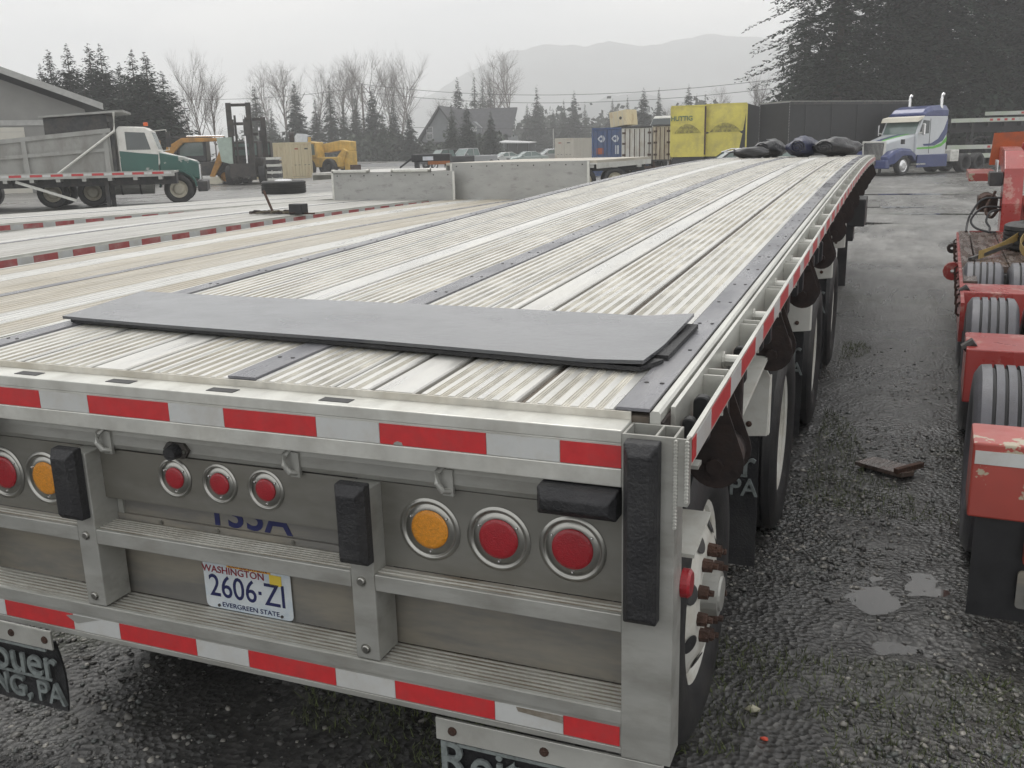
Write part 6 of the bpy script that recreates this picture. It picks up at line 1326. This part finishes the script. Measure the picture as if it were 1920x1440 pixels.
me.vertices.add(nxx * nyy); me.vertices.foreach_set('co', np.stack([X, Y, Z], -1).ravel()); me.loops.add(nq * 4); me.loops.foreach_set('vertex_index', q.ravel()); me.polygons.add(nq); me.polygons.foreach_set('loop_start', np.arange(nq) * 4); me.polygons.foreach_set('loop_total', np.full(nq, 4)); me.polygons.foreach_set('use_smooth', np.ones(nq, dtype=bool)); me.update()
gm = bpy.data.materials.new('gravel'); gm.use_nodes = True; MATS['gravel'] = gm; n = gm.node_tree.nodes; l = gm.node_tree.links; bs = n['Principled BSDF']
tcn = n.new('ShaderNodeTexCoord')
def nz_(sc, det=6, ro=.6, stretch=None):
    k = n.new('ShaderNodeTexNoise'); k.inputs['Scale'].default_value = sc; k.inputs['Detail'].default_value = det; k.inputs['Roughness'].default_value = ro
    if stretch: m_ = n.new('ShaderNodeMapping'); m_.inputs['Scale'].default_value = stretch; l.new(tcn.outputs['Object'], m_.inputs['Vector']); l.new(m_.outputs[0], k.inputs['Vector'])
    else: l.new(tcn.outputs['Object'], k.inputs['Vector'])
    return k
def ramp(src, stops):
    r_ = n.new('ShaderNodeValToRGB'); e = r_.color_ramp.elements
    e[0].position, e[0].color = stops[0][0], (*stops[0][1], 1); e[1].position, e[1].color = stops[-1][0], (*stops[-1][1], 1)
    for s_ in stops[1:-1]: k = e.new(s_[0]); k.color = (*s_[1], 1)
    l.new(src, r_.inputs['Fac']); return r_
def mixc(f, a, b_):
    m_ = n.new('ShaderNodeMixRGB'); l.new(f, m_.inputs['Fac']); l.new(a, m_.inputs['Color1']); l.new(b_, m_.inputs['Color2']); return m_.outputs[0]
vor = n.new('ShaderNodeTexVoronoi'); vor.inputs['Scale'].default_value = 42; l.new(tcn.outputs['Object'], vor.inputs['Vector'])
stone = ramp(vor.outputs['Color'], [(0, (.022, .0215, .021)), (.45, (.050, .049, .047)), (.8, (.085, .083, .079)), (1, (.17, .165, .155))])
big = nz_(.22, 5); fine = nz_(14, 8, .7)
mud = ramp(fine.outputs['Fac'], [(.3, (.020, .0197, .0192)), (.7, (.058, .057, .055))])
fm = ramp(big.outputs['Fac'], [(.40, (0, 0, 0)), (.58, (1, 1, 1))]); c1 = mixc(fm.outputs[0], stone.outputs[0], mud.outputs[0])
gr = nz_(.55, 7, .65); gf = ramp(gr.outputs['Fac'], [(.56, (0, 0, 0)), (.68, (.5, .5, .5))]); gcol = ramp(fine.outputs['Fac'], [(.3, (.028, .036, .014)), (.7, (.065, .075, .03))])
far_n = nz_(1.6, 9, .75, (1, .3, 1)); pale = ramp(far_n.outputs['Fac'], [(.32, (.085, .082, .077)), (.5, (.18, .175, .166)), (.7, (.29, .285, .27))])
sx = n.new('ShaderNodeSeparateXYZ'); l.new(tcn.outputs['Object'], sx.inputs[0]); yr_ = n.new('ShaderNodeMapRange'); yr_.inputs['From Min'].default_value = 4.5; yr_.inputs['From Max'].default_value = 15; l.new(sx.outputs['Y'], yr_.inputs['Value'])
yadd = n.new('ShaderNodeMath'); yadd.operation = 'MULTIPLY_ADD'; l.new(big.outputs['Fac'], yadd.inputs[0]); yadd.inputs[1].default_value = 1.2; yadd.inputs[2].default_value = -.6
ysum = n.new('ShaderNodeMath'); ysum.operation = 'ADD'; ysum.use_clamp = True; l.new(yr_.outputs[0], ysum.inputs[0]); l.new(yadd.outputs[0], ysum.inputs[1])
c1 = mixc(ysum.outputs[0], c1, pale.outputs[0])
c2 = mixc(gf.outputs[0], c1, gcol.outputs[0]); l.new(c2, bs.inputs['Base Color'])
wet = nz_(.16, 6, .62, (1, .45, 1)); wr = n.new('ShaderNodeMapRange'); wr.inputs['From Min'].default_value = .40; wr.inputs['From Max'].default_value = .60; wr.inputs['To Min'].default_value = .22; wr.inputs['To Max'].default_value = .62; l.new(wet.outputs['Fac'], wr.inputs['Value']); zr = n.new('ShaderNodeMapRange'); zr.inputs['From Min'].default_value = -.026; zr.inputs['From Max'].default_value = -.004; zr.inputs['To Min'].default_value = .22; zr.inputs['To Max'].default_value = 1; sz_ = n.new('ShaderNodeSeparateXYZ'); l.new(tcn.outputs['Object'], sz_.inputs[0]); l.new(sz_.outputs['Z'], zr.inputs['Value'])
wm = n.new('ShaderNodeMath'); wm.operation = 'MULTIPLY'; l.new(wr.outputs[0], wm.inputs[0]); l.new(zr.outputs[0], wm.inputs[1]); l.new(wm.outputs[0], bs.inputs['Roughness'])
bs.inputs['Specular IOR Level'].default_value = .5
bp = n.new('ShaderNodeBump'); bp.inputs['Strength'].default_value = .55; bp.inputs['Distance'].default_value = .012
ad = n.new('ShaderNodeMath'); ad.operation = 'ADD'; l.new(vor.outputs['Distance'], ad.inputs[0]); l.new(fine.outputs['Fac'], ad.inputs[1]); l.new(ad.outputs[0], bp.inputs['Height']); l.new(bp.outputs[0], bs.inputs['Normal'])
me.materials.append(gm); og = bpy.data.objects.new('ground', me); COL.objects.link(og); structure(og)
# puddles: flat sheets of water lying in the hollows
mat('water', (0.045, 0.042, 0.038), .04, 0, .1, 3, spec=.6)
_c = PUD[0]; _n = 40    # one sheet of water shows wherever the gravel dips below it
b = MB(); b.add([(_c[0] + .10 + .75 * math.cos(2 * math.pi * k / _n), _c[1] + .25 + 1.05 * math.sin(2 * math.pi * k / _n), -.0212) for k in range(_n)], [tuple(range(_n))]); structure(b.build('puddle', 'water'))
_c = PUD[3]; b = MB(); b.add([(_c[0] + .2 * math.cos(2 * math.pi * k / 24), _c[1] + .16 * math.sin(2 * math.pi * k / 24), -.0225) for k in range(24)], [tuple(range(24))]); structure(b.build('puddle', 'water'))
for (px, D, rx, ry) in ((1640, 27, 1.5, .25), (1760, 24, 1.2, .2), (1690, 33, 2.0, .4), (1600, 22, .9, .2)):
    c = gp(px, D); b = MB(); pts = [(c.x + rx * math.cos(2 * math.pi * k / 24) * (1 + .25 * math.sin(k * 1.9)), c.y + ry * math.sin(2 * math.pi * k / 24) * (1 + .25 * math.cos(k * 2.3)), .005) for k in range(24)]; b.add(pts, [tuple(range(24))]); structure(b.build('puddle', 'water'))
# road beyond the yard
mat('asphalt', (0.10, 0.10, 0.105), .4, 0, .12, .5, rvar=.12)
A = [gp(px, D) for px, D in ((300, 122), (560, 116), (700, 112), (870, 110), (1060, 112), (1250, 116))]; Bb = [gp(px, D) for px, D in ((300, 134), (560, 128), (700, 124), (870, 122), (1060, 124), (1250, 128))]
b = MB(); b.loft([[a + Vector((0, 0, .03)), c + Vector((0, 0, .03)), c + Vector((0, 0, -.5)), a + Vector((0, 0, -.5))] for a, c in zip(A, Bb)]); structure(b.build('road', 'asphalt'))
# loose stones (nobody could count them)
def ico():
    t_ = (1 + 5 ** .5) / 2; v = np.array([(-1, t_, 0), (1, t_, 0), (-1, -t_, 0), (1, -t_, 0), (0, -1, t_), (0, 1, t_), (0, -1, -t_), (0, 1, -t_), (t_, 0, -1), (t_, 0, 1), (-t_, 0, -1), (-t_, 0, 1)], float); v /= np.linalg.norm(v[0])
    f = [(0, 11, 5), (0, 5, 1), (0, 1, 7), (0, 7, 10), (0, 10, 11), (1, 5, 9), (5, 11, 4), (11, 10, 2), (10, 7, 6), (7, 1, 8), (3, 9, 4), (3, 4, 2), (3, 2, 6), (3, 6, 8), (3, 8, 9), (4, 9, 5), (2, 4, 11), (6, 2, 10), (8, 6, 7), (9, 8, 1)]
    return v, np.array(f)
iv, fi = ico()
def ground_h(x, y):
    ix = np.clip(np.searchsorted(gx, x) - 1, 0, nxx - 2); iy = np.clip(np.searchsorted(gy, y) - 1, 0, nyy - 2); return Z[iy, ix]
def stones(name, label, N, box, smin, smax, m, seed, clump=True):
    rnd = np.random.default_rng(seed); x = rnd.uniform(box[0], box[1], N * 2); y = box[2] + (box[3] - box[2]) * rnd.random(N * 2) ** 1.7
    keep = vnoise(x * 1.6, y * 1.6, 9) + rnd.uniform(-.25, .25, N * 2) > .42 if clump else np.ones(N * 2, bool)
    for cx, cy, rx, ry in PUD: keep &= (((x - cx) / rx / 1.25) ** 2 + ((y - cy) / ry / 1.25) ** 2 > 1) | (rnd.random(N * 2) < .35)
    keep &= rnd.random(N * 2) > (np.clip(y, 0, None) / (box[3] + .3)) ** 1.6
    x, y = x[keep][:N], y[keep][:N]; N = len(x); s = smin * (smax / smin) ** (rnd.random(N) ** 2.4)
    a = rnd.uniform(0, 6.28, N); sc = rnd.uniform(.55, 1.25, (N, 12, 1)); v = iv[None] * sc * s[:, None, None] * np.stack([rnd.uniform(.8, 1.3, N), rnd.uniform(.6, 1, N), rnd.uniform(.3, .6, N)], -1)[:, None, :]
    c, sn = np.cos(a)[:, None], np.sin(a)[:, None]; vx = v[:, :, 0] * c - v[:, :, 1] * sn; vy = v[:, :, 0] * sn + v[:, :, 1] * c
    P = np.stack([vx + x[:, None], vy + y[:, None], v[:, :, 2] + (ground_h(x, y) + s * .12)[:, None]], -1).reshape(-1, 3); FF = (fi[None] + (np.arange(N) * 12)[:, None, None]).reshape(-1, 3)
    me = bpy.data.meshes.new(name); me.vertices.add(len(P)); me.vertices.foreach_set('co', P.ravel()); nf = len(FF); me.loops.add(nf * 3); me.loops.foreach_set('vertex_index', FF.ravel()); me.polygons.add(nf); me.polygons.foreach_set('loop_start', np.arange(nf) * 3); me.polygons.foreach_set('loop_total', np.full(nf, 3)); me.update(); me.materials.append(MATS[m])
    o = bpy.data.objects.new(name, me); COL.objects.link(o); o['label'] = label; o['category'] = 'stones'; return stuff(o)
def stonemat(name, cols, rough):
    m = bpy.data.materials.new(name); m.use_nodes = True; MATS[name] = m; n = m.node_tree.nodes; l = m.node_tree.links; b = n['Principled BSDF']; g = n.new('ShaderNodeNewGeometry'); r_ = n.new('ShaderNodeValToRGB'); e = r_.color_ramp.elements
    e[0].color = (*cols[0], 1); e[1].color = (*cols[-1], 1)
    for k, c in enumerate(cols[1:-1]): q = e.new((k + 1) / (len(cols) - 1)); q.color = (*c, 1)
    l.new(g.outputs['Random Per Island'], r_.inputs['Fac']); l.new(r_.outputs[0], b.inputs['Base Color']); b.inputs['Roughness'].default_value = rough
stonemat('stone_wet', [(.035, .034, .033), (.06, .058, .056), (.10, .096, .09), (.08, .088, .083), (.15, .143, .13), (.30, .285, .255)], .34)
stones('gravel_stones', 'wet grey gravel strewn between the two trailers', 38000, (.6, 3.2, -1.0, 7.5), .0042, .021, 'stone_wet', 1)
stones('gravel_stones', 'wet grey gravel in the shade under the flatbed', 14000, (-2.6, 1.2, -.9, 3.0), .004, .019, 'stone_wet', 2)
for i, (px, D_, s, c, lab) in enumerate(((1410, 3.2, .022, (.42, .40, .30), 'pale flat stone on the gravel beside the lug nuts'), (1433, 3.05, .012, (.55, .07, .035), 'small red scrap lying on the gravel'), (1480, 2.85, .014, (.40, .42, .38), 'small white pebble below the red scrap'))):
    mat('pebble_%d' % i, c, .6); p = gp(px, D_); rnd = np.random.default_rng(i); b = MB(); b.add([tuple(v * s * np.array([1.3, .8, .5]) * rnd.uniform(.7, 1.2)) for v in iv], [tuple(f) for f in fi]); tag(b.build(('stone', 'scrap', 'stone')[i], 'pebble_%d' % i, loc=(p.x, p.y, float(ground_h(np.array([p.x]), np.array([p.y]))[0]) + s * .3)), lab, ('stone', 'scrap', 'stone')[i])
# broken board on the gravel
p = gp(1662, 5.5); t = thing('broken_board', 'broken dark board lying on the gravel between the trailers', 'board', (p.x, p.y, .012), R(-25)); MB().prism([(-.16, -.07), (.13, -.10), (.17, -.02), (.12, .08), (-.12, .09)], 2, 0, .022).build('board_piece', 'wet_wood', t); MB().beam((.10, -.1, .03), (.16, .1, .035), .03, .03).build('splinter', 'rust', t)
# thin grass
def grass(label, box, N, seed, thr):
    rnd = np.random.default_rng(seed); x = rnd.uniform(box[0], box[1], N); y = rnd.uniform(box[2], box[3], N); k = vnoise(x * .9, y * .7, 17) + .25 * vnoise(x * 3, y * 3, 18) > thr; x, y = x[k], y[k]; N = len(x); h = rnd.uniform(.012, .045, N); a = rnd.uniform(0, 6.28, N); ln = rnd.normal(0, .5, (N, 2)); z = ground_h(x, y)
    w_ = .0022; P = np.stack([np.stack([x - w_ * np.cos(a), y - w_ * np.sin(a), z], -1), np.stack([x + w_ * np.cos(a), y + w_ * np.sin(a), z], -1), np.stack([x + ln[:, 0] * h, y + ln[:, 1] * h, z + h], -1)], 1).reshape(-1, 3)
    me = bpy.data.meshes.new('grass'); me.vertices.add(len(P)); me.vertices.foreach_set('co', P.ravel()); me.loops.add(N * 3); me.loops.foreach_set('vertex_index', np.arange(N * 3)); me.polygons.add(N); me.polygons.foreach_set('loop_start', np.arange(N) * 3); me.polygons.foreach_set('loop_total', np.full(N, 3)); me.update(); me.materials.append(MATS['grass_blade'])
    o = bpy.data.objects.new('grass', me); COL.objects.link(o); o['label'] = label; o['category'] = 'grass'; stuff(o)
leafmat('grass_blade', (.075, .092, .032), .5)
grass('thin wet grass growing through the gravel by the rear corner', (-1.0, 2.2, -1.0, 1.5), 20000, 1, .76); grass('thin grass patches further along between the trailers', (1.2, 3.2, 3.0, 9.4), 30000, 2, .86)
# ================================================================== cloud-hung mountain
mat('hill_forest', (0.030, 0.040, 0.038), .95, 0, .6, .012, dirt=(0.10, 0.11, 0.11), dirt_amt=.6, dscale=.006)
def mountain(name, px0, px1, D, ridge, depth, seed):
    rnd = np.random.default_rng(seed); N = 240; M = 14; vs = []
    for j in range(M + 1):
        v_ = j / M
        for i in range(N + 1):
            u_ = i / N; px = px0 + (px1 - px0) * u_; p = gp(px, D + depth * v_); hgt = np.interp(px, [r_[0] for r_ in ridge], [r_[1] for r_ in ridge]) + 10 * (float(vnoise(np.array([px / 33.]), np.array([3.]), seed)[0]) - .5) + 5 * (float(vnoise(np.array([px / 11.]), np.array([9.]), seed)[0]) - .5); yy = (CAM.z + (300.4 - px / 1920 * 46 - hgt) * D / F_PX)
            z = yy * math.sin(v_ * math.pi / 2) ** 1.1 * (1 + .05 * (float(vnoise(np.array([u_ * 22.]), np.array([v_ * 7.]), seed)[0]) - .5)) + 6 * (float(vnoise(np.array([u_ * 60.]), np.array([v_ * 20.]), seed + 1)[0]) - .5) * v_
            vs.append((p.x, p.y, z))
    b = MB(); b.add(vs, [(j * (N + 1) + i, j * (N + 1) + i + 1, (j + 1) * (N + 1) + i + 1, (j + 1) * (N + 1) + i) for j in range(M) for i in range(N)]); structure(b.build(name, 'hill_forest', smooth=True))
mountain('hills', -300, 2300, 1150, [(-300, 250), (300, 245), (560, 215), (700, 190), (800, 150), (880, 95), (950, 52), (1020, 34), (1060, 32), (1100, 36), (1150, 24), (1200, 38), (1250, 24), (1330, 8), (1400, 14), (1480, 30), (1700, 50), (2300, 150)], 420, 3)
mountain('hills', 300, 2100, 700, [(300, 275), (700, 258), (900, 230), (1000, 205), (1080, 178), (1150, 150), (1200, 143), (1260, 160), (1330, 182), (1400, 170), (1600, 140), (2100, 190)], 260, 8)
# ================================================================== misty air
hm = bpy.data.materials.new('mist'); hm.use_nodes = True; nn = hm.node_tree.nodes; nn.clear(); pv = nn.new('ShaderNodeVolumePrincipled'); pv.inputs['Color'].default_value = (.985, .99, .995, 1); pv.inputs['Density'].default_value = .0013; pv.inputs['Anisotropy'].default_value = .0; ou = nn.new('ShaderNodeOutputMaterial'); hm.node_tree.links.new(pv.outputs[0], ou.inputs['Volume'])
b = MB().box(-1600, 1600, -60, 2700, -1.5, 215); MATS['mist'] = hm; hz = stuff(b.build('haze', 'mist')); hz['label'] = 'pale mist hanging over the yard and hills'; hz['category'] = 'haze'
